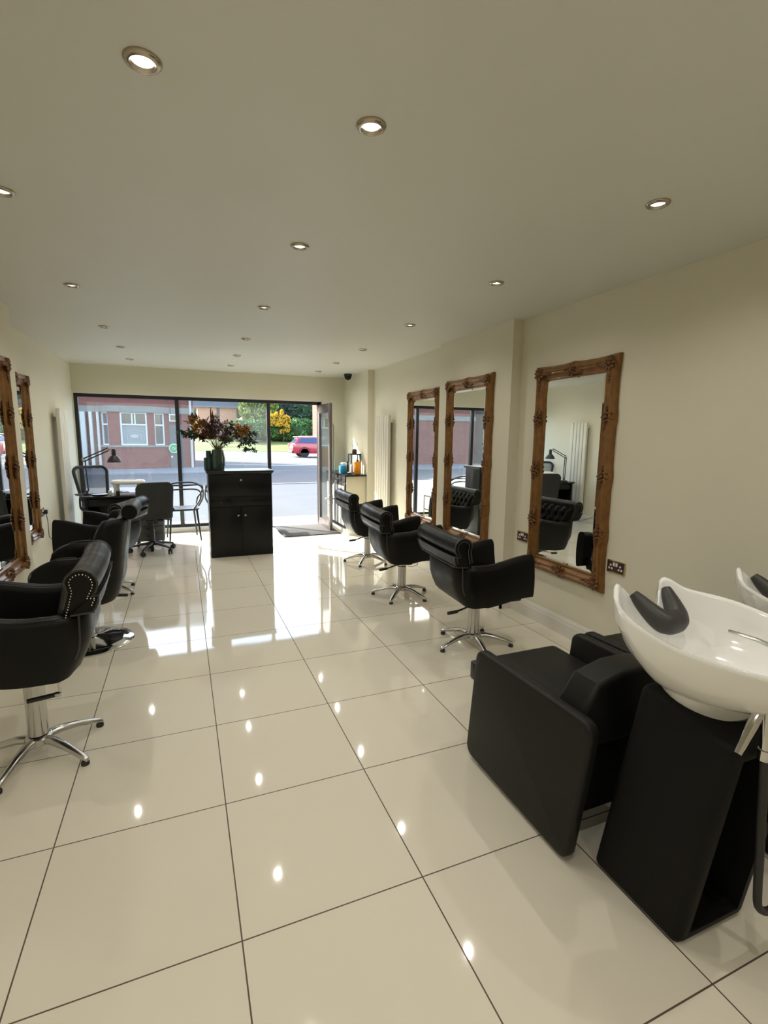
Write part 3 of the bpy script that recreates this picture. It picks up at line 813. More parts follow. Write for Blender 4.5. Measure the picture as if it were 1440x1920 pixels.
    tube(bm, [(-.10, -.005, .83), (-.098, -.008, .74), (-.097, -.010, .69)], [.012, .012, .013], 10); lathe(bm, [(.016, .672), (.016, .70)], 14, (-.097, -.010, 0)); obj('spray_head', bm, M['chrome'], t)
    bm = NB(); tube(bm, spline([(-.097, -.012, .675), (-.082, -.014, .52), (-.068, -.016, .385), (-.060, -.018, .283), (-.045, -.02, .215), (.016, -.02, .185), (.07, -.02, .23), (.08, .0, .36), (.07, .06, .45)], 6), .011, 10); obj('hose', bm, M['rubber'], t)
    return t
bw = backwash('white ceramic basin backwash unit with black seat in the right foreground', 1.97)
dup_thing(bw, (2.585, 0, 0), 0, 'second backwash unit against the right wall, mostly cut off by the photo edge')

# ------------------------------------------------------------------ reception desk
t = thing('reception_desk', 'tall glossy black reception desk with small crystal knobs facing the room', 'desk', (1.15, 5.75, 0))
bm = NB(); box(bm, -.375, .375, -.20, .20, .0, 1.03, .003); obj('body', bm, M['desk_black'], t)
bm = NB(); loft(bm, [[Vector((x * (.375 + d), y * (.20 + d), z)) for x, y in ((-1, -1), (1, -1), (1, 1), (-1, 1))] for d, z in ((.0, 1.028), (.012, 1.034), (.016, 1.046), (.024, 1.052), (.024, 1.070))]); obj('desk_top', bm, M['desk_top'], t)
def knobbed(name, x0, x1, z0, z1, kx, kz, kr=.012):
    bm = NB(); box(bm, x0, x1, -.214, -.2, z0, z1, .003); o = obj(name, bm, M['desk_black'], t)
    bm = NB(); lathe(bm, [(.006, 0), (.006, .012), (kr, .018), (kr, .024), (kr * .5, .03)], 14, mat=Matrix.Translation((kx, -.214, kz)) @ Matrix.Rotation(PI / 2, 4, 'X')); obj('knob', bm, M['chrome'], o)
knobbed('upper_panel', -.365, .365, .755, 1.015, .0, .955)
knobbed('drawer', -.365, -.125, .635, .75, -.24, .69, .008)
bm = NB(); box(bm, -.12, .365, -.214, -.2, .635, .75, .003); obj('fascia_panel', bm, M['desk_black'], t)
knobbed('cupboard_door', -.365, -.003, .035, .625, -.042, .52); knobbed('cupboard_door', .003, .365, .035, .625, .042, .52)
bm = NB(); box(bm, -.36, .36, -.19, -.185, 0, .035); obj('plinth', bm, M['black_frame'], t)

# vases and dried flowers on the desk
def vase(name, label, x, y, z, prof, mat, flutes=0):
    bm = NB(); n = 48; rings = []
    for (r, h) in prof: rings.append([Vector((r * (1 + (.05 * math.cos(flutes * q) if flutes else 0)) * math.cos(q), r * (1 + (.05 * math.cos(flutes * q) if flutes else 0)) * math.sin(q), h)) for q in [2 * PI * k / n for k in range(n)]])
    loft(bm, rings, True, True, True); o = obj(name, bm, mat, None, (x, y, z)); tag(o, label, 'vase'); return o
ZT = 1.0705
vase('flower_vase', 'smoky green fluted glass vase holding dried flowers on the black desk', .905, 5.72, ZT, [(.055, 0), (.07, .004), (.078, .06), (.080, .14), (.070, .21), (.062, .25), (.058, .25), (.064, .21), (.073, .14), (.071, .06), (.05, .012)], M['vase'], 12)
vase('bottle_vase', 'dark teal shouldered glass vase beside the flower vase on the desk', .800, 5.76, ZT, [(.055, 0), (.06, .004), (.06, .145), (.052, .152), (.032, .158), (.030, .235), (.027, .235), (.028, .16), (.05, .145), (.05, .01)], M['teal'])
t = thing('dried_flower_bouquet', 'large brown and ochre dried flower bouquet in the vase on the desk', 'flowers', (.905, 5.72, ZT))
def leafcard(bm, p, d, L, w, up, mi=0, curl=.25):
    d = d.normalized(); s = d.cross(up); s = s.normalized() if s.length > 1e-5 else Vector((1, 0, 0)); nrm = s.cross(d)
    prev = None; n = 4
    vsr = []
    for k in range(n + 1):
        f = k / n; ww = w * math.sin(PI * min(.97, .06 + f * .94)) + .0008
        c = p + d * L * f + nrm * (-curl * L * f * f)
        vsr.append((bm.verts.new(c - s * ww), bm.verts.new(c + nrm * w * .25), bm.verts.new(c + s * ww)))
    for k in range(n):
        a, b_ = vsr[k], vsr[k + 1]
        for j in (0, 1): bm.faces.new((a[j], a[j + 1], b_[j + 1], b_[j])).material_index = mi
r = random.Random(11)
BLOOMS = [('ochre_bloom', 'dry1', [(-.265, .577), (-.207, .524), (-.24, .49), (-.17, .56), (.27, .47), (.31, .455), (.235, .50), (.33, .50)]),
          ('brown_bloom', 'dry2', [(-.12, .44), (-.16, .40), (-.09, .50), (-.25, .62), (-.13, .55), (-.05, .40), (.06, .38), (.22, .42)]),
          ('plum_bloom', 'dry3', [(-.016, .524), (-.05, .56), (.02, .49), (-.02, .46), (.05, .54), (.12, .50), (.16, .54), (.10, .44), (.2, .51), (.0, .58), (-.07, .47), (.15, .45)]),
          ('cream_bloom', 'dry4', [(.11, .575), (.0, .645), (.085, .41), (.04, .52), (.205, .525), (.14, .38), (.18, .36), (-.03, .50)]),
          ('peach_bloom', 'dry6', [(.272, .524), (.24, .55)]),
          ('leaf_spray', 'dry5', [(.30, .33), (.37, .36), (.36, .27), (.33, .40), (-.35, .455), (-.31, .42), (-.2, .40), (-.25, .45), (.38, .45), (.1, .35)])]
bm = NB(); items = []
for nm, mt, pts in BLOOMS:
    for (x, z) in pts:
        p = Vector((x, r.uniform(-.13, .13) * (1 - .5 * abs(x) / .35), z)); items.append((nm, mt, p))
        tube(bm, spline([(r.uniform(-.02, .02), r.uniform(-.02, .02), .03), (p.x * .10, p.y * .10, .25), (p.x * .55, p.y * .6, .27 + (z - .25) * .7), tuple(p)], 4), .0024, 5)
obj('stem_bundle', bm, M['stemdry'], t)
for nm, mt, p in items:
    bm = NB(); d = (p - Vector((0, 0, .22))).normalized()
    if nm == 'leaf_spray': n, sp, L0, L1, w0, w1, k = 46, (.075, .05, .06), .022, .042, .007, .012, .3
    elif nm in ('cream_bloom', 'peach_bloom'): n, sp, L0, L1, w0, w1, k = 34, (.016, .016, .014), .018, .034, .006, .010, .6
    elif nm == 'plum_bloom': n, sp, L0, L1, w0, w1, k = 60, (.04, .04, .04), .018, .040, .005, .009, .5
    else: n, sp, L0, L1, w0, w1, k = 64, (.035, .035, .030), .035, .075, .006, .011, .7
    tw = [p - d * .05, p + d * .02 + Vector((0, 0, -.01)), p + d * .09 + Vector((0, 0, -.045))]
    if nm == 'leaf_spray': tube(bm, spline(tw, 5), .002, 5)
    tp = spline(tw, 10)
    for q in range(n):
        v = (d * k + Vector((r.uniform(-1, 1), r.uniform(-1, 1), r.uniform(-1, 1)))).normalized()
        if nm == 'leaf_spray':
            leafcard(bm, tp[q % len(tp)], v, r.uniform(.03, .06), r.uniform(w0, w1), Vector((r.uniform(-1, 1), r.uniform(-1, 1), 1))); continue
        leafcard(bm, p + Vector((r.gauss(0, 1) * sp[0] * .6, r.gauss(0, 1) * sp[1] * .6, r.gauss(0, 1) * sp[2] * .6)), v, r.uniform(L0, L1), r.uniform(w0, w1), Vector((r.uniform(-1, 1), r.uniform(-1, 1), 1)))
    obj(nm, bm, M[mt], t, recalc=False)
bm = NB()
for q in range(3): leafcard(bm, Vector((-.06 + q * .012, 0, .54)), Vector((.05 * q - .02, 0, 1)), .22 - .04 * q, .010, Vector((0, 1, 0)), curl=.3 if q < 2 else -.2)
obj('pampas_leaf', bm, M['dry2'], t, recalc=False)

# ------------------------------------------------------------------ nail corner
t = thing('manicure_desk', 'black manicure desk in front of the window by the left radiator', 'desk', (-.33, 6.32, 0))
bm = NB(); slab(bm, rrect(-.36, .52, -.20, .22, .10, 6), 'z', .715, .74, .006); obj('desk_top', bm, M['desk_black'], t)
for xx in (-.30, .40):
    bm = NB(); box(bm, xx, xx + .035, -.15, .17, 0, .715, .003); obj('leg_panel', bm, M['desk_black'], t)
bm = NB(); box(bm, -.27, .42, .10, .125, .38, .715, .002); box(bm, -.265, .41, -.14, .12, .61, .70, .003); obj('modesty_panel', bm, M['desk_black'], t)
t = thing('desk_lamp', 'black jointed desk lamp with cone shade on the manicure desk', 'lamp', (-.63, 6.40, .7405))
bm = NB(); lathe(bm, [(.05, 0), (.05, .012), (.018, .02), (.012, .05)], 20); obj('lamp_base', bm, M['plastic_black'], t)
bm = NB()
for dx in (-.017, .017): tube(bm, [(dx, 0, .04), (dx - .012, 0, .43)], .0075, 6)
ar = obj('lower_arm', bm, M['plastic_black'], t)
bm = NB()
for dz in (-.018, .018): tube(bm, [(-.012, 0, .43 + dz), (.268, .02, .565 + dz)], .0075, 6)
obj('upper_arm', bm, M['plastic_black'], t)
bm = NB(); sphere(bm, (-.012, 0, .43), .018, 10, 6, (1, .8, 1)); tube(bm, spline([(-.03, -.0, .43), (-.025, 0, .46), (0, 0, .465), (.01, 0, .43)], 4), .003, 5); sphere(bm, (.275, .02, .57), .02, 10, 6, (1, .8, 1)); obj('joint', bm, M['steel'], t)
bm = NB(); mt = Matrix.Translation((.325, .02, .40)); lathe(bm, [(.085, 0), (.082, .012), (.068, .045), (.045, .075), (.030, .085), (.026, .09), (.026, .155), (.018, .168), (.004, .17)], 28, mat=mt, cap=False); lathe(bm, [(.083, .001), (.066, .045), (.043, .073), (.004, .08)], 28, mat=mt, cap=False); obj('lamp_shade', bm, M['plastic_black'], t)
# white nail dust collector
t = thing('nail_dust_collector', 'white moulded nail dust collector standing on the manicure desk', 'nail station', (-.165, 6.42, .7405))
bm = NB(); n = 40; rings = []
def oval(a, b_, z, sq=.75): return [Vector((a * math.copysign(abs(math.cos(q)) ** sq, math.cos(q)), b_ * math.copysign(abs(math.sin(q)) ** sq, math.sin(q)), z)) for q in [2 * PI * k / n for k in range(n)]]
loft(bm, [oval(.19, .13, .125), oval(.20, .14, .135), oval(.20, .14, .155), oval(.185, .125, .170), oval(.11, .07, .172), oval(.09, .055, .150), oval(.03, .02, .145)]); obj('housing', bm, M['bone'], t)
for (sx, sy) in ((-1, -1), (1, -1), (-1, 1), (1, 1)):
    bm = NB(); rings = [oval(.03, .028, 0, 1), oval(.024, .022, .07, 1), oval(.034, .032, .13, 1)]
    loft(bm, [[p + Vector((sx * .135, sy * .085, 0)) for p in rg] for rg in rings]); obj('leg', bm, M['bone'], t)
bm = NB(); lathe(bm, [(.085, .146), (.082, .152), (.02, .1525)], 28); obj('filter_grille', bm, M['silver'], t)
for i, (x, y, rr, h, mt, lb) in enumerate(((-.36, 6.28, .022, .055, 'bone', 'small white pot on the manicure desk below the lamp shade'), (-.27, 6.25, .024, .05, 'amber', 'little dark jar left of the white dust collector on the desk'), (.02, 6.24, .04, .06, 'plastic_black', 'round black pot on the desk in front of the dust collector'))):
    bm = NB(); lathe(bm, [(rr * .9, 0), (rr, .006), (rr, h * .8), (rr * .85, h * .82), (rr * .85, h), (rr * .5, h + .002)], 18); tag(obj('nail_pot', bm, M[mt], None, (x, y, .7405)), lb, 'pot', 'pots on the manicure desk')
bm = NB(); lathe(bm, [(.075, 0), (.09, .006), (.095, .016), (.088, .014), (.07, .008)], 28); tag(obj('work_dish', bm, M['desk_black'], None, (-.47, 6.24, .7405)), 'shallow black dish on the manicure desk beside the lamp base', 'dish')
t = thing('uv_nail_lamp', 'black hooded nail curing lamp on the desk behind the task chair', 'nail lamp', (.10, 6.36, .7405))
bm = NB(); rings = []
for k in range(9):
    yv = -.09 + .18 * k / 8; s = .8 + .2 * math.sin(PI * k / 8); rings.append([Vector((.075 * s * math.cos(q), yv, .085 * s * math.sin(q))) for q in [PI * j / 12 for j in range(13)]])
loft(bm, rings); obj('hood', bm, M['plastic_black'], t)
bm = NB(); box(bm, -.085, .085, -.10, .10, 0, .012, .004); obj('base_plate', bm, M['plastic_black'], t)
# drawer trolley
t = thing('drawer_trolley', 'grey drawer trolley on castors under the manicure desk', 'trolley', (.06, 6.62, 0))
bm = NB(); box(bm, -.19, .17, -.14, .14, .075, .40, .008); obj('body', bm, M['trolley'], t)
for z in (.09, .19, .29):
    bm = NB(); box(bm, -.18, .16, -.150, -.139, z, z + .09, .003); o = obj('drawer', bm, M['trolley'], t)
    bm = NB(); box(bm, -.05, .03, -.158, -.149, z + .055, z + .068, .002); obj('handle', bm, M['plastic_black'], o)
for (x, y) in ((-.16, -.11), (.14, -.11), (-.16, .11), (.14, .11)):
    bm = NB(); lathe(bm, [(.03, -.012), (.032, -.008), (.032, .008), (.03, .012)], 16, mat=Matrix.Translation((x, y, .032)) @ Matrix.Rotation(PI / 2, 4, 'Y')); tube(bm, [(x, y, .03), (x, y, .08)], .008, 6); obj('caster', bm, M['plastic_black'], t)

def office_base(t, R=.27, a0=.3):
    for k in range(5):
        a = a0 + 2 * PI * k / 5; c, s = math.cos(a), math.sin(a)
        bm = NB(); rings = []
        for (r_, z, w, h) in ((.03, .12, .026, .022), (.14, .105, .022, .017), (R, .078, .016, .012)): rings.append([Vector((r_ * c - s * w * math.cos(q), r_ * s + c * w * math.cos(q), z + h * math.sin(q))) for q in [2 * PI * j / 8 for j in range(8)]])
        loft(bm, rings); lg = obj('leg', bm, M['plastic_black'], t)
        bm = NB(); mt = Matrix.Translation((R * c, R * s, .03)) @ Matrix.Rotation(a + .7, 4, 'Z') @ Matrix.Rotation(PI / 2, 4, 'Y')
        for d in (-.016, .016): lathe(bm, [(.026, d - .009), (.03, d - .006), (.03, d + .006), (.026, d + .009)], 14, mat=mt)
        tube(bm, [(R * c, R * s, .03), (R * c, R * s, .08)], .010, 6); obj('caster', bm, M['rubber'], lg)
    bm = NB(); lathe(bm, [(.04, .09), (.042, .14), (.026, .15), (.026, .30), (.016, .305), (.016, .43)], 18); obj('gas_lift', bm, M['plastic_black'], t)
# task chair (fabric) seen from behind
t = thing('task_chair', 'charcoal fabric task chair on castors seen from behind at the nail desk', 'office chair', (.10, 6.15, 0), math.radians(14))
office_base(t)
bm = NB(); slab(bm, rrect(-.23, .23, -.21, .24, .09, 6), 'z', .44, .52, .028); obj('seat', bm, M['fabric_dark'], t)
bm = NB(); rings = []
out = rrect(-.215, .215, .45, .925, .085, 7)
def bend(p, y): return Vector((p[0] * (1 - .10 * smooth((.62 - p[1]) / .3)), y - .10 * ((p[1] - .45) / .475) + .35 * p[0] * p[0], p[1]))
def shr(d): return [(p[0] * (1 - d / .215), .6875 + (p[1] - .6875) * (1 - d / .2375)) for p in out]
loft(bm, [[bend(p, y) for p in shr(d)] for d, y in ((.03, -.255), (.006, -.248), (0, -.225), (.006, -.20), (.03, -.19))]); obj('backrest', bm, M['fabric_dark'], t)
bm = NB(); box(bm, -.03, .03, -.25, -.19, .40, .62, .008); box(bm, -.10, .10, -.22, .1, .42, .445, .006); tube(bm, [(.12, 0, .42), (.24, 0, .40)], .008, 6); obj('mechanism', bm, M['plastic_black'], t)
# mesh chair
t = thing('mesh_office_chair', 'black mesh back office chair between the manicure desk and the window', 'office chair', (-.53, 6.86, 0), math.radians(212))
office_base(t, .25)
bm = NB(); slab(bm, rrect(-.22, .22, -.20, .24, .08, 6), 'z', .47, .53, .02); obj('seat', bm, M['fabric_dark'], t)
o2 = rrect(-.215, .215, .58, 1.045, .07, 6)
def bd(p): return Vector((p[0] * (.80 + .2 * smooth((p[1] - .58) / .4)), -.22 - .10 * ((p[1] - .58) / .46) + .5 * p[0] * p[0], p[1]))
bm = NB(); tube(bm, [bd(p) for p in o2], .022, 10, closed=True); box(bm, -.03, .03, -.25, -.20, .44, .62, .008); obj('back_frame', bm, M['plastic_black'], t)
bm = NB(); nn = 10
gr = [[bm.verts.new(bd((-.20 + .40 * i / nn, .59 + .445 * j / nn))) for i in range(nn + 1)] for j in range(nn + 1)]
for j in range(nn):
    for i in range(nn): bm.faces.new((gr[j][i], gr[j][i + 1], gr[j + 1][i + 1], gr[j + 1][i]))
obj('mesh_panel', bm, M['meshfab'], t)
for s in (-1, 1):
    bm = NB(); tube(bm, spline([(s * .20, -.05, .49), (s * .265, -.03, .52), (s * .27, -.02, .66), (s * .265, .02, .69)], 4), .012, 8); box(bm, s * .265 - .035, s * .265 + .035, -.10, .14, .69, .715, .008); obj('armrest', bm, M['plastic_black'], t)

# lattice chairs by the window
def lattice_chair(label):
    t = thing('lattice_back_chair', label, 'chair', (0, 0, 0), 0, 'black lattice back chairs')
    bm = NB(); slab(bm, rrect(-.21, .21, -.20, .21, .10, 7), 'z', .435, .46, .008); obj('seat', bm, M['plastic_black'], t)
    for (x, y) in ((-.17, -.17), (.17, -.17), (-.17, .17), (.17, .17)):
        bm = NB(); tube(bm, [(x, y, .44), (x * 1.22, y * 1.28, 0.001)], [.015, .010], 10); obj('leg', bm, M['plastic_black'], t)
    bm = NB()
    bw_ = .012
    tube(bm, spline([(-.24, .17, .45), (-.285, .05, .58), (-.26, -.13, .74), (-.15, -.245, .83), (0, -.27, .845), (.15, -.245, .83), (.26, -.13, .74), (.285, .05, .58), (.24, .17, .45)], 7), bw_, 8)
    tube(bm, spline([(-.20, .13, .45), (-.20, -.06, .60), (-.265, -.06, .70), (-.235, -.17, .79), (0, -.25, .80), (.235, -.17, .79), (.265, -.06, .70), (.20, -.06, .60), (.20, .13, .45)], 7), bw_ * .9, 8)
    tube(bm, spline([(-.12, -.20, .45), (-.235, -.12, .60), (-.20, -.16, .72), (0, -.235, .745), (.20, -.16, .72), (.235, -.12, .60), (.12, -.20, .45)], 7), bw_ * .9, 8)
    obj('lattice_back', bm, M['plastic_black'], t)
    return t
lc = lattice_chair('black lattice back chair by the window, between task chair and reception desk'); lc.location = (.47, 6.90, 0); lc.rotation_euler = (0, 0, math.radians(6))
dup_thing(lc, (1.07, 6.95, 0), math.radians(-5), 'black lattice back chair by the window, mostly hidden behind the reception desk')
t = thing('side_table', 'small brass framed side table behind the reception desk, seen in the far mirror', 'side table', (1.57, 7.15, 0))
bm = NB()
for (x, y) in ((-.17, -.17), (.17, -.17), (-.17, .17), (.17, .17)): tube(bm, [(x, y, 0), (x, y, .45)], .009, 6)
for z in (.20, .445):
    tube(bm, [(-.17, -.17, z), (.17, -.17, z), (.17, .17, z), (-.17, .17, z)], .009, 6, closed=True)
obj('frame', bm, M['brass'], t)
for z in (.205, .450):
    bm = NB(); box(bm, -.175, .175, -.175, .175, z, z + .010, .002); obj('shelf', bm, M['plastic_black'], t)
bm = NB(); slab(bm, rrect(-.10, .10, -.13, .13, .004, 1), 'z', 0, .012); tag(obj('magazine', bm, M['card'], None, (1.57, 7.14, .4605), (0, 0, .3)), 'pale magazine lying on the brass side table', 'magazine')

# ------------------------------------------------------------------ refreshment counter by the door
t = thing('drinks_counter', 'cream cabinet with grey side panels and black worktop beside the door', 'cabinet', (2.912, 6.82, 0))
bm = NB(); box(bm, -.155, .150, -.50, .545, .10, .905, .003); obj('body', bm, M['cream'], t)
bm = NB(); box(bm, -.125, .150, -.47, .545, 0, .10); obj('plinth', bm, M['white'], t)
bm = NB(); box(bm, -.185, .153, -.53, .550, .905, .93, .004); obj('worktop', bm, M['desk_black'], t)
for (a, b_) in ((-.48, .02), (.03, .53)):
    bm = NB(); box(bm, -.175, -.156, a, b_, .11, .80, .003); d = obj('door', bm, M['black_frame'], t)
    bm = NB(); box(bm, -.180, -.170, a + .045, b_ - .045, .155, .755, .002); obj('door_panel', bm, M['greypanel'], d)
    bm = NB(); box(bm, -.175, -.156, a, b_, .81, .90, .003); d = obj('drawer', bm, M['black_frame'], t)
    bm = NB(); tube(bm, [(-.172, a + .15, .855), (-.195, a + .15, .855), (-.195, b_ - .15, .855), (-.172, b_ - .15, .855)], .005, 6); obj('handle', bm, M['steel'], d)
ZC = .9305
t = thing('tissue_box', 'blue tissue box with a white tissue pulled up on the worktop', 'tissue box', (2.84, 6.72, ZC))
bm = NB(); box(bm, -.06, .06, -.06, .06, 0, .115, .002); obj('carton', bm, M['blue'], t)
bm = NB(); n = 18; rr_ = random.Random(5)
loft(bm, [[Vector((a * math.cos(q) * (1 + .3 * math.sin(3 * q)), a * .6 * math.sin(q), z)) for q in [2 * PI * k / n for k in range(n)]] for a, z in ((.035, .11), (.042, .125), (.05, .15), (.03, .165), (.008, .160))]); obj('tissue', bm, M['tissue'], t)
def bottle(name, label, cat, x, y, prof, mat, capm=None, capp=None, grp='bottles on the worktop'):
    bm = NB(); lathe(bm, prof, 20)
    if capm is None: return tag(obj(name, bm, M[mat], None, (x, y, ZC)), label, cat, grp)
    tt = thing(name, label, cat, (x, y, ZC), 0, grp); obj('bottle', bm, M[mat], tt); bm = NB(); lathe(bm, capp, 16); obj('cap', bm, M[capm], tt); return tt
bottle('orange_bottle', 'bright orange squat bottle standing in front of the black lantern', 'bottle', 2.972, 6.45, [(.052, 0), (.056, .006), (.056, .175), (.05, .19), (.03, .195)], 'orange', 'plastic_black', [(.016, .195), (.016, .215), (.006, .22), (.006, .255), (.004, .26)])
bottle('tall_bottle', 'slim dark bottle between the tissue box and the lantern', 'bottle', 2.862, 6.60, [(.020, 0), (.022, .004), (.022, .13), (.012, .145), (.012, .165)], 'teal', 'plastic_black', [(.013, .165), (.013, .185), (.004, .187)])
bottle('clear_bottle', 'pale cosmetic bottle just left of the orange bottle', 'bottle', 2.888, 6.485, [(.022, 0), (.024, .004), (.024, .13), (.014, .14)], 'bone', 'chrome', [(.012, .14), (.014, .17), (.004, .172)])
bottle('small_jar', 'small black jar in front of the tissue box on the worktop', 'jar', 2.838, 6.43, [(.026, 0), (.03, .004), (.03, .022), (.024, .026)], 'plastic_black', 'bone', [(.03, .024), (.03, .034), (.01, .036)])
t = thing('glass_lantern', 'black framed glass lantern on the worktop by the pier', 'lantern', (2.975, 6.60, ZC))
bm = NB(); a, hh, r_ = .075, .30, .006
for (x, y) in ((-a, -a), (a, -a), (-a, a), (a, a)): box(bm, x - r_, x + r_, y - r_, y + r_, 0, hh)
for z in (0, hh - .012): 
    for s in (-1, 1): box(bm, -a, a, s * a - r_, s * a + r_, z, z + .012); box(bm, s * a - r_, s * a + r_, -a, a, z, z + .012)
box(bm, -a, a, -a, a, 0, .004); obj('frame', bm, M['black_frame'], t)
for k, (x0, x1, y0, y1) in enumerate(((-a, a, -a - .001, -a + .001), (-a, a, a - .001, a + .001), (-a - .001, -a + .001, -a, a), (a - .001, a + .001, -a, a))):
    bm = NB(); box(bm, x0 + .006 * (x1 - x0 > .1), x1 - .006 * (x1 - x0 > .1), y0 + .006 * (y1 - y0 > .1), y1 - .006 * (y1 - y0 > .1), .012, hh - .012); obj('lantern_pane', bm, M['glass'], t)
bm = NB(); box(bm, -a - r_, a + r_, -a - r_, a + r_, hh - .002, hh + .006, .002); obj('lid', bm, M['black_frame'], t)
t = thing('reed_diffuser', 'small dark reed diffuser pot with sticks standing on the lantern', 'diffuser', (2.975, 6.60, ZC + .3062))
bm = NB(); lathe(bm, [(.034, 0), (.038, .004), (.038, .055), (.03, .066), (.022, .07)], 20); obj('pot', bm, M['amber'], t)
for k, (dx, dy, h) in enumerate(((-.05, 0, .17), (-.02, .02, .20), (.005, -.01, .19), (.06, .01, .16), (.03, -.02, .18))):
    bm = NB(); tube(bm, [(dx * .1, dy * .1, .02), (dx, dy, h)], .0022, 5); obj('reed', bm, M['reed'], t)

# ------------------------------------------------------------------ street outside
def slabs(name, mat, x0, x1, y0, y1, z0, z1, kind='structure'):
    bm = NB(); box(bm, x0, x1, y0, y1, z0, z1); o = obj(name, bm, M[mat]); o['kind'] = 'structure'; return o
slabs('pavement', 'paving', -30, 40, 7.60, 8.42, -.3, -.005)
slabs('road', 'asphalt', -60, 90, 8.42, 140, -.4, -.03)
slabs('kerb', 'kerb', -30, 40, 8.42, 8.55, -.3, -.012)
slabs('pavement_far', 'paving_pink', 1.8, 40, 15.3, 21.0, -.3, -.015)
slabs('kerb_far', 'kerb', 1.8, 40, 15.15, 15.3, -.3, -.008)
slabs('kerb_beyond', 'kerb', 1.8, 40, 21.0, 21.15, -.3, -.008)
slabs('pavement_opposite', 'kerb', -30, 1.4, 20.4, 24.1, -.3, .02)
for i, pts in enumerate(([(2.5, 27), (5.5, 25.5), (9, 25.8), (14, 24.5)], [(3.5, 31), (7, 29.5), (12, 30.5), (18, 30)])):
    bm = NB(); sp = spline([(x, y, 0) for x, y in pts], 8)
    loft(bm, [[Vector((p.x, p.y - .07, -.0295)), Vector((p.x, p.y + .07, -.0295)), Vector((p.x, p.y + .07, -.024)), Vector((p.x, p.y - .07, -.024))] for p in sp])
    o = obj('road_marking', bm, M['roadline']); o['kind'] = 'structure'
bm = NB(); gx = []
for i in range(25):
    x = -4 + 2.0 * i; e = 50 - .8 * max(0, (x - 5) / 4)
    gx.append([Vector((x, e, -.02)), Vector((x, e + .5, .12)), Vector((x, e + 6, .8)), Vector((x, 62, 1.05)), Vector((x, 90, 1.6))])
loft(bm, gx, closed=False); o = obj('lawn', bm, M['grass'], recalc=True); o['kind'] = 'structure'
# red brick building across the road
b = thing('brick_building', 'red brick building with white bay windows across the street', 'building', (-1.0, 24.0, 0))
bm = NB(); box(bm, -9, 2.05, 0, 8, -.1, 6.5); obj('brick_wall', bm, M['brick'], b)
bay = [(-1.85, .02), (-1.25, -.75), (.33, -.75), (1.0, .02)]
bm = NB(); loft(bm, [[Vector((x, y, z)) for x, y in bay] for z in (-.05, 1.02)]); 
loft(bm, [[Vector((x, y, z)) for x, y in bay] for z in (2.69, 6.4)])
# piers between the bay windows
def lerp2(p, q, f): return (p[0] + (q[0] - p[0]) * f, p[1] + (q[1] - p[1]) * f)
wins = []
for (p, q, f0, f1) in ((bay[0], bay[1], .30, .80), (bay[1], bay[2], .226, .885), (bay[2], bay[3], .16, .74)):
    for (u, v) in ((0, f0), (f1, 1)):
        A, B = lerp2(p, q, u), lerp2(p, q, v); d = Vector((B[0] - A[0], B[1] - A[1])); nn_ = Vector((-d.y, d.x)).normalized() * .25
        loft(bm, [[Vector((A[0], A[1], z)), Vector((B[0], B[1], z)), Vector((B[0] + nn_.x, B[1] + nn_.y, z)), Vector((A[0] + nn_.x, A[1] + nn_.y, z))] for z in (1.02, 2.45)])
    wins.append((lerp2(p, q, f0), lerp2(p, q, f1)))
obj('bay_wall', bm, M['brick'], b)
bm = NB(); big = [(-1.95, .02), (-1.30, -.83), (.38, -.83), (1.10, .02)]
loft(bm, [[Vector((x, y, z)) for x, y in big] for z in (2.43, 2.69)]); box(bm, -9, -1.9, -.06, .01, 2.43, 2.69); box(bm, 1.1, 2.08, -.06, .01, 2.43, 2.69)
obj('stone_band', bm, M['stone'], b)
bm = NB(); loft(bm, [[Vector((x, y, z)) for x, y in big] for z in (.95, 1.03)]); obj('window_ledge', bm, M['stone'], b)
for i, (A, B) in enumerate(wins):
    d = Vector((B[0] - A[0], B[1] - A[1], 0)); w = d.length; ang = math.atan2(d.y, d.x)
    mt = Matrix.Translation((A[0], A[1], 1.02)) @ Matrix.Rotation(ang, 4, 'Z')
    bm = NB(); f = .065; hh = 1.42; hm = .86
    box(bm, 0, f, .03, .12, 0, hh, mat=mt); box(bm, w - f, w, .03, .12, 0, hh, mat=mt); box(bm, f, w - f, .03, .12, 0, f, mat=mt); box(bm, f, w - f, .03, .12, hh - f, hh, mat=mt); box(bm, f, w - f, .02, .12, hm, hm + .06, mat=mt)
    if i == 1: box(bm, w * .42, w * .42 + .05, .03, .11, hm + .06, hh - f, mat=mt); box(bm, w * .53, w * .53 + .05, .03, .11, hm + .06, hh - f, mat=mt)
    wf = obj('window', bm, M['upvc'], b)
    bm = NB(); box(bm, f, w - f, .07, .08, f, hm, mat=mt); obj('pane', bm, M['winfrost'] if i == 1 else M['winglass'], wf)
    bm = NB(); box(bm, f, w - f, .07, .08, hm + .06, hh - f, mat=mt); obj('pane', bm, M['winglass'], wf)
    if i == 1:
        bm = NB()
        def arch(k):
            return [(w * .5 + (w * .36 * k) * u, .24 + (.30 + .10 * (1 - u * u)) * k) for u in [q / 8 for q in range(-8, 9)]]
        for k in (1., .72):
            pts = [mt @ Vector((x, .066, z)) for x, z in [(w * .5 - w * .36 * k, .22)] + arch(k) + [(w * .5 + w * .36 * k, .22)]]; tube(bm, pts, .010, 5)
        lathe(bm, [(.10, -.004), (.10, .004)], 24, mat=mt @ Matrix.Translation((w * .5, .064, .40)) @ Matrix.Rotation(PI / 2, 4, 'X') @ Matrix.Diagonal((1.7, .8, 1, 1)))
        obj('etched_motif', bm, M['etch'], wf)
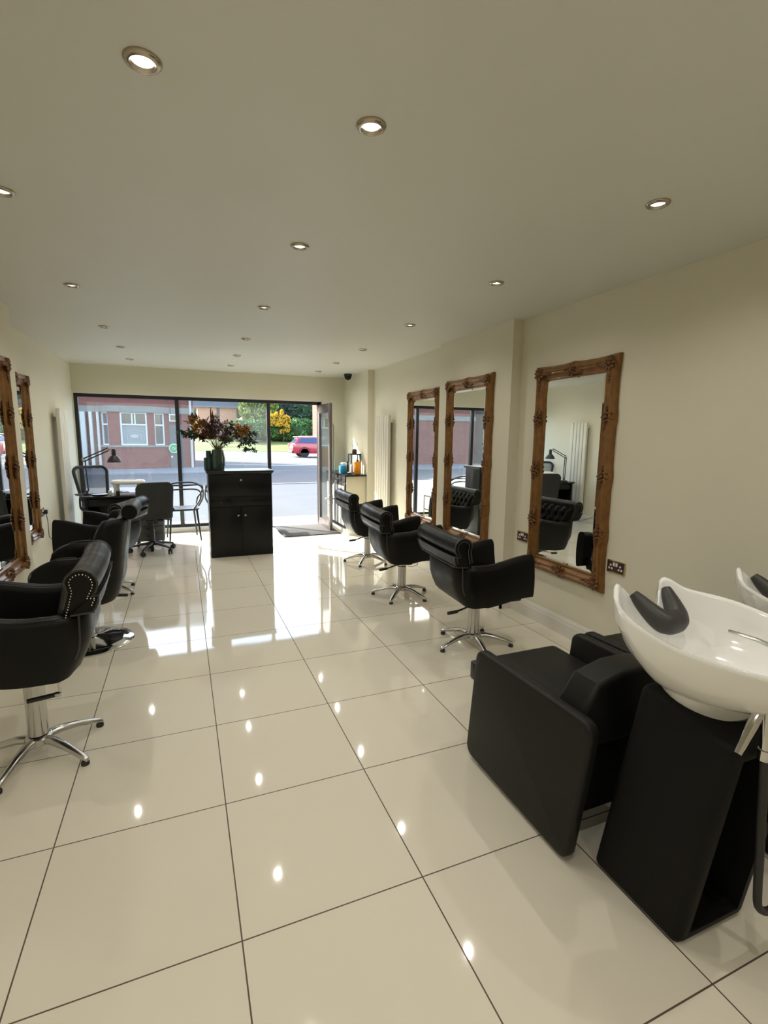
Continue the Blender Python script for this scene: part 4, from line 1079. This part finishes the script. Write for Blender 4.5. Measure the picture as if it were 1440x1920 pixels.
for k, (x, w) in enumerate(((-2.42, .34), (-2.05, .12), (-1.78, .10))):
    bm = NB(); box(bm, x - w / 2, x + w / 2, -.28, .02, 0, 2.43, .02); obj('pilaster', bm, M['stone_pale'], b)
bm = NB(); box(bm, -3.0, -2.62, -.05, .02, 0, 2.2); obj('doorway', bm, M['winglass'], b)
bm = NB(); box(bm, 1.02, 1.36, -.06, .05, 2.09, 2.42); wf = obj('small_window', bm, M['upvc'], b); bm = NB(); box(bm, 1.07, 1.31, -.07, -.05, 2.14, 2.37); obj('pane', bm, M['winglass'], wf)
bm = NB(); box(bm, 1.0, 1.55, -.015, .02, 0, 1.95); sd = obj('side_door', bm, M['slate'], b); bm = NB(); sphere(bm, (1.06, -.04, .50), .05, 10, 6); obj('knob', bm, M['bone'], sd)
bm = NB(); tube(bm, [(1.92, -.07, 0), (1.92, -.07, 6.3)], .055, 10); obj('drainpipe', bm, M['stone_pale'], b)
bm = NB(); loft(bm, [[Vector((x, y, z)) for x, y in ((-9.2, -.3), (2.3, -.3), (2.3, 8.2), (-9.2, 8.2))] if z < 7 else [Vector((x, y, z)) for x, y in ((-9.2, 3.5), (2.3, 3.5), (2.3, 4.5), (-9.2, 4.5))] for z in (6.45, 9.0)]); obj('roof', bm, M['slate'], b)
t = thing('round_sign', 'round green sign with pale ring on the brick building opposite', 'sign', (.16, 23.90, .885))
bm = NB(); mt = Matrix.Rotation(PI / 2, 4, 'X'); lathe(bm, [(.215, 0), (.215, .03)], 32, mat=mt); obj('rim', bm, M['sign_light'], t)
bm = NB(); lathe(bm, [(.175, .028), (.175, .038)], 32, mat=mt); obj('face', bm, M['sign_green'], t)
bm = NB(); tube(bm, spline([(-.09, -.045, -.02), (-.03, -.045, .05), (.03, -.045, -.01), (.10, -.045, .05)], 5), .014, 6); tube(bm, [(-.10, -.045, -.07), (.10, -.045, -.06)], .008, 6); obj('emblem', bm, M['sign_light'], t)
b = thing('added_terrace', 'grey rendered terrace added up the street to cover bright sky in the middle right mirror', 'building', (-21.0, 24.6, 0))  # added building, fills the bright sky gap in the mirror reflection
bm = NB(); box(bm, -12, 9.9, 0, 8, -.1, 6.8); obj('rendered_wall', bm, M['stone'], b)
for x in (-9.5, -6., -2.5, 1., 4.5, 7.6):
    for z, h in ((.9, 1.5), (3.7, 1.5)):
        bm = NB(); box(bm, x, x + 1.5, -.05, .1, z, z + h); wf = obj('window', bm, M['upvc'], b); bm = NB(); box(bm, x + .1, x + 1.4, -.07, -.04, z + .1, z + h - .1); obj('pane', bm, M['winglass'], wf)
bm = NB(); loft(bm, [[Vector((x, y, z)) for x, y in ((-12.2, -.3), (10., -.3), (10., 8.3), (-12.2, 8.3))] if z < 7 else [Vector((x, y, z)) for x, y in ((-12.2, 3.8), (10., 3.8), (10., 4.2), (-12.2, 4.2))] for z in (6.7, 9.0)]); obj('roof', bm, M['slate'], b)
# brick house added at the right for the red reflection in the door glass, and the far sunlit house
b = thing('red_brick_terrace', 'red brick house at the right, added for the red reflection in the door glass', 'building', (13.6, 38.5, 0))
bm = NB(); box(bm, -1.4, 6, 0, 8, -.1, 6.0); obj('brick_wall', bm, M['brick'], b)
for (x, z) in ((-.3, 1.2), (-.3, 3.4), (2.4, 1.2), (2.4, 3.4)):
    bm = NB(); box(bm, x, x + 1.0, -.05, .1, z, z + 1.4); wf = obj('window', bm, M['upvc'], b); bm = NB(); box(bm, x + .1, x + .9, -.07, -.04, z + .1, z + 1.3); obj('pane', bm, M['winglass'], wf)
bm = NB(); loft(bm, [[Vector((x, y, z)) for x, y in ((-1.7, -.3), (6.3, -.3), (6.3, 8.3), (-1.7, 8.3))] if z < 7 else [Vector((x, y, z)) for x, y in ((-1.7, 3.8), (6.3, 3.8), (6.3, 4.2), (-1.7, 4.2))] for z in (5.9, 8.2)]); obj('roof', bm, M['slate'], b)
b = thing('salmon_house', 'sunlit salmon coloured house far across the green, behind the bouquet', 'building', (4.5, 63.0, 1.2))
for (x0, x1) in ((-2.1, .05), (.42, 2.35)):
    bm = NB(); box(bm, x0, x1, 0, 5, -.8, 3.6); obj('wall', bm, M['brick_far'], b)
bm = NB(); box(bm, .05, .42, .2, 5, -.8, 3.6); obj('recess_wall', bm, M['slate'], b)
bm = NB(); loft(bm, [[Vector((x, y, z)) for x, y in ((-2.6, -.5), (2.8, -.5), (2.8, 5.5), (-2.6, 5.5))] if z < 4 else [Vector((x, y, z)) for x, y in ((-2.6, 2.2), (2.8, 2.2), (2.8, 2.8), (-2.6, 2.8))] for z in (3.58, 6.4)]); obj('roof', bm, M['slate'], b)
# foliage
def leafmass(bm, ells, n, L, seed, mi=0):
    r = random.Random(seed)
    tot = sum(a * b_ + b_ * c + a * c for (_, _, _, a, b_, c) in ells)
    for (x, y, z, a, b_, c) in ells:
        for q in range(int(n * (a * b_ + b_ * c + a * c) / tot)):
            v = Vector((r.gauss(0, 1), r.gauss(0, 1), r.gauss(0, 1))).normalized()
            if v.z < -.55: v.z = -v.z
            k = r.uniform(.86, 1.06)
            p = Vector((x + v.x * a * k, y + v.y * b_ * k, z + v.z * c * k))
            d = (v + Vector((r.uniform(-1, 1), r.uniform(-1, 1), r.uniform(-1, 1)))).normalized()
            u = d.cross(Vector((r.uniform(-1, 1), r.uniform(-1, 1), r.uniform(-1, 1)))).normalized()
            l = L * r.uniform(.6, 1.3)
            vs = [bm.verts.new(p + d * l), bm.verts.new(p + u * l * .45), bm.verts.new(p - d * l), bm.verts.new(p - u * l * .45)]
            bm.faces.new(vs).material_index = mi
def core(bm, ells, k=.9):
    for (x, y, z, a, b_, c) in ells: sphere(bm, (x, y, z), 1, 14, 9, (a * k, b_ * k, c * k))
def bush(name, label, cat, loc, ells, n, L, mat, seed, group=None, trunk=None):
    t = thing(name, label, cat, loc, 0, group)
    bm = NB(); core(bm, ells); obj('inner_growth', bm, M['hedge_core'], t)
    bm = NB(); leafmass(bm, ells, n, L, seed); obj('foliage', bm, M[mat], t, recalc=False)
    if trunk:
        bm = NB(); tube(bm, trunk[0], trunk[1], 8); obj('trunk', bm, M['bark'], t)
    return t
r = random.Random(3)
ell = [(x, r.uniform(-.4, .4), .95 + r.uniform(-.1, .25), 1.5, 1.3, 1.25 + r.uniform(-.1, .3)) for x in [-2.6 + 1.25 * k for k in range(11)]]
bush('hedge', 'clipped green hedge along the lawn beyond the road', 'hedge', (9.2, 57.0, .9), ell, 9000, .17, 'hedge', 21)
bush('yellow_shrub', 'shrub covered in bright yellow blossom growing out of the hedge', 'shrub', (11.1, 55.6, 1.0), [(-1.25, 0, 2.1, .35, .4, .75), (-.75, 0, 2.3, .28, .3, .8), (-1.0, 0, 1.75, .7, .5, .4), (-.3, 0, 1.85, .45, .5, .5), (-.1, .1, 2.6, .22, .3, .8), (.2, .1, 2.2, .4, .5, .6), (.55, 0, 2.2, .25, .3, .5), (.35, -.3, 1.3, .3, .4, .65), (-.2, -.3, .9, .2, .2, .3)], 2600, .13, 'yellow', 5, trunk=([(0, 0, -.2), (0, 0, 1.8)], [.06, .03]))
for (lb, loc, es, n, L, mt, sd) in (
    ('dark spreading conifer behind the hedge to the right', (16.6, 66, 1.2), [(0, 0, 3.2, 2.6, 2.2, 2.9), (1.6, 0, 4.6, 2.0, 2, 2.4)], 5200, .24, 'conifer', 8),
    ('tall dark tree behind the yellow shrub', (11.5, 68, 1.2), [(0, 0, 4.0, 2.2, 2, 3.4)], 3600, .24, 'conifer', 9),
    ('olive green tree left of the yellow shrub, behind the window mullion', (9.4, 61.5, 1.2), [(0, 0, 2.9, 2.0, 1.6, 2.6), (-1.1, 0, 3.6, 1.3, 1.2, 1.5), (1.0, 0, 4.4, 1.3, 1.3, 1.6)], 4200, .2, 'olive', 10),
    ('pale green bushy tree at the right end of the hedge', (18.8, 62, 1.0), [(0, 0, 2.4, 1.9, 1.6, 2.6), (.8, 0, 4.6, 1.4, 1.3, 1.6)], 3600, .22, 'hedge', 12),
    ('dark tree between the yellow shrub and the spreading conifer', (13.9, 72, 1.2), [(0, 0, 4.2, 2.4, 2, 3.8)], 3600, .26, 'conifer', 14),
    ('dark tree standing behind the far salmon house', (4.0, 72, 1.2), [(-1.5, 0, 6.0, 3.2, 2, 4.0), (3.0, 0, 6.0, 3.0, 2, 4.2)], 3600, .3, 'conifer', 13)):
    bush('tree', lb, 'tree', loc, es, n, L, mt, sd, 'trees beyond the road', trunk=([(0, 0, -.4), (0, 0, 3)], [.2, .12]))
# red car
t = thing('red_car', 'bright red estate car parked beyond the road, seen through the door', 'car', (9.95, 35.9, -.03))
prof = [(-2.02, .42), (-2.05, .72), (-1.98, .95), (-1.90, 1.02), (-1.3, 1.04), (1.0, .98), (1.75, .86), (2.05, .70), (2.1, .45), (2.0, .28), (-1.9, .28)]
bm = NB()
for s0, s1, k in ((-.84, .84, 1),): slab(bm, prof, 'y', s0, s1, .05)
obj('body', bm, M['carred'], t)
cab = [(-1.92, 1.0), (-1.62, 1.36), (-1.45, 1.44), (-.4, 1.48), (.35, 1.40), (1.12, .98)]
bm = NB(); loft(bm, [[Vector((x, y * (1 - .22 * max(0, z - 1.0) / .48), z)) for x, z in cab] for y in (-.79, .79)]); obj('cabin', bm, M['carred'], t)
bm = NB(); wn = [(-1.66, 1.06), (-1.50, 1.33), (-1.38, 1.38), (-.4, 1.41), (.3, 1.33), (.86, 1.04)]
for s in (-1, 1): loft(bm, [[Vector((x, s * (.80 + e) * (1 - .22 * max(0, z - 1.0) / .48), z)) for x, z in wn] for e in (-.01, .012)])
obj('side_window', bm, M['carglass'], t)
bm = NB(); loft(bm, [[Vector((x + e, y, z)) for x, y, z in ((-1.90, -.60, 1.06), (-1.64, -.55, 1.34), (-1.64, .55, 1.34), (-1.90, .60, 1.06))] for e in (-.02, .03)]); obj('rear_window', bm, M['carglass'], t)
bm = NB(); box(bm, -1.75, .2, -.55, .55, 1.455, 1.49, .01); 
for s in (-1, 1): tube(bm, spline([(-1.5, s * .58, 1.44), (-1.2, s * .58, 1.52), (.0, s * .58, 1.52), (.3, s * .58, 1.42)], 4), .02, 6)
obj('roof_rail', bm, M['silver'], t)
for (x, s) in ((-1.18, -1), (1.28, -1), (-1.18, 1), (1.28, 1)):
    mt = Matrix.Translation((x, s * .74, .335)) @ Matrix.Rotation(PI / 2 * s, 4, 'X')
    bm = NB(); lathe(bm, [(.20, -.10), (.31, -.10), (.335, -.07), (.335, .07), (.31, .105), (.22, .105)], 28, mat=mt); w = obj('wheel', bm, M['tyre'], t)
    bm = NB(); lathe(bm, [(.22, .09), (.225, .108), (.20, .108), (.19, .09)], 24, mat=mt); lathe(bm, [(.05, .08), (.05, .112), (.01, .114)], 12, mat=mt)
    for k in range(5):
        a = 2 * PI * k / 5; m3 = mt @ Matrix.Rotation(a, 4, 'Z'); box(bm, .03, .21, -.022, .022, .085, .106, mat=m3)
    obj('rim', bm, M['alloy'], w)
    bm = NB(); tube(bm, [Vector((x + .385 * math.cos(q), s * .845, .335 + .385 * math.sin(q))) for q in [PI * j / 12 for j in range(13)]], .025, 6); obj('wheel_arch', bm, M['tyre'], t)
for s in (-1, 1):
    bm = NB(); box(bm, -2.07, -1.82, s * .80 - .06, s * .80 + .06, .78, .98, .03); obj('tail_lamp', bm, M['carlamp'], t)
    bm = NB(); box(bm, 1.85, 2.08, s * .72 - .1, s * .72 + .1, .62, .76, .03); obj('head_lamp', bm, M['silver'], t)
bm = NB(); box(bm, -2.09, -1.95, -.75, .75, .30, .50, .02); obj('bumper', bm, M['tyre'], t)

# ------------------------------------------------------------------ light
w = bpy.data.worlds.new('sky'); sc.world = w; w.use_nodes = True; nt = w.node_tree
bg = nt.nodes['Background']; sky = nt.nodes.new('ShaderNodeTexSky'); sky.sky_type = 'NISHITA'; sky.sun_disc = False
sky.sun_elevation = math.radians(30); sky.sun_rotation = math.atan2(-.67, .74); sky.air_density = 1.2; sky.dust_density = 2.5
nt.links.new(sky.outputs[0], bg.inputs[0]); bg.inputs[1].default_value = .86
sl = bpy.data.lights.new('sun', 'SUN'); sl.energy = 14.; sl.angle = math.radians(.6); sl.color = (1., .965, .88)
so = bpy.data.objects.new('sun', sl); C.objects.link(so)
dv = Vector((.67 * .866, -.74 * .866, -.5)); so.rotation_euler = dv.to_track_quat('-Z', 'Y').to_euler(); so.location = (-10, 20, 15)

# ------------------------------------------------------------------ camera
yaw, pit, rol = .3859, -.15, .011
F = Vector((math.sin(yaw) * math.cos(pit), math.cos(yaw) * math.cos(pit), math.sin(pit)))
R0 = Vector((math.cos(yaw), -math.sin(yaw), 0)); U0 = R0.cross(F)
R = R0 * math.cos(rol) + U0 * math.sin(rol); U = U0 * math.cos(rol) - R0 * math.sin(rol)
cd = bpy.data.cameras.new('camera'); cd.sensor_fit = 'VERTICAL'; cd.sensor_height = 36; cd.lens = 928.45 / 1920 * 36; cd.clip_start = .02; cd.clip_end = 600
co = bpy.data.objects.new('camera', cd); C.objects.link(co)
mw = Matrix.Identity(4)
for i in range(3): mw[i][0], mw[i][1], mw[i][2] = R[i], U[i], -F[i]
mw.translation = (.5011, -.7314, 1.4936); co.matrix_world = mw
sc.camera = co
sc.view_settings.view_transform = 'Standard'; sc.view_settings.look = 'None'; sc.view_settings.gamma = 1; sc.view_settings.use_curve_mapping = False
sc.view_settings.exposure = .55
cy = sc.cycles
cy.use_denoising = True; cy.max_bounces = 10; cy.diffuse_bounces = 6; cy.glossy_bounces = 6; cy.transparent_max_bounces = 16; cy.transmission_bounces = 8
cy.sample_clamp_indirect = 6; cy.caustics_reflective = True; cy.caustics_refractive = False; cy.blur_glossy = .3
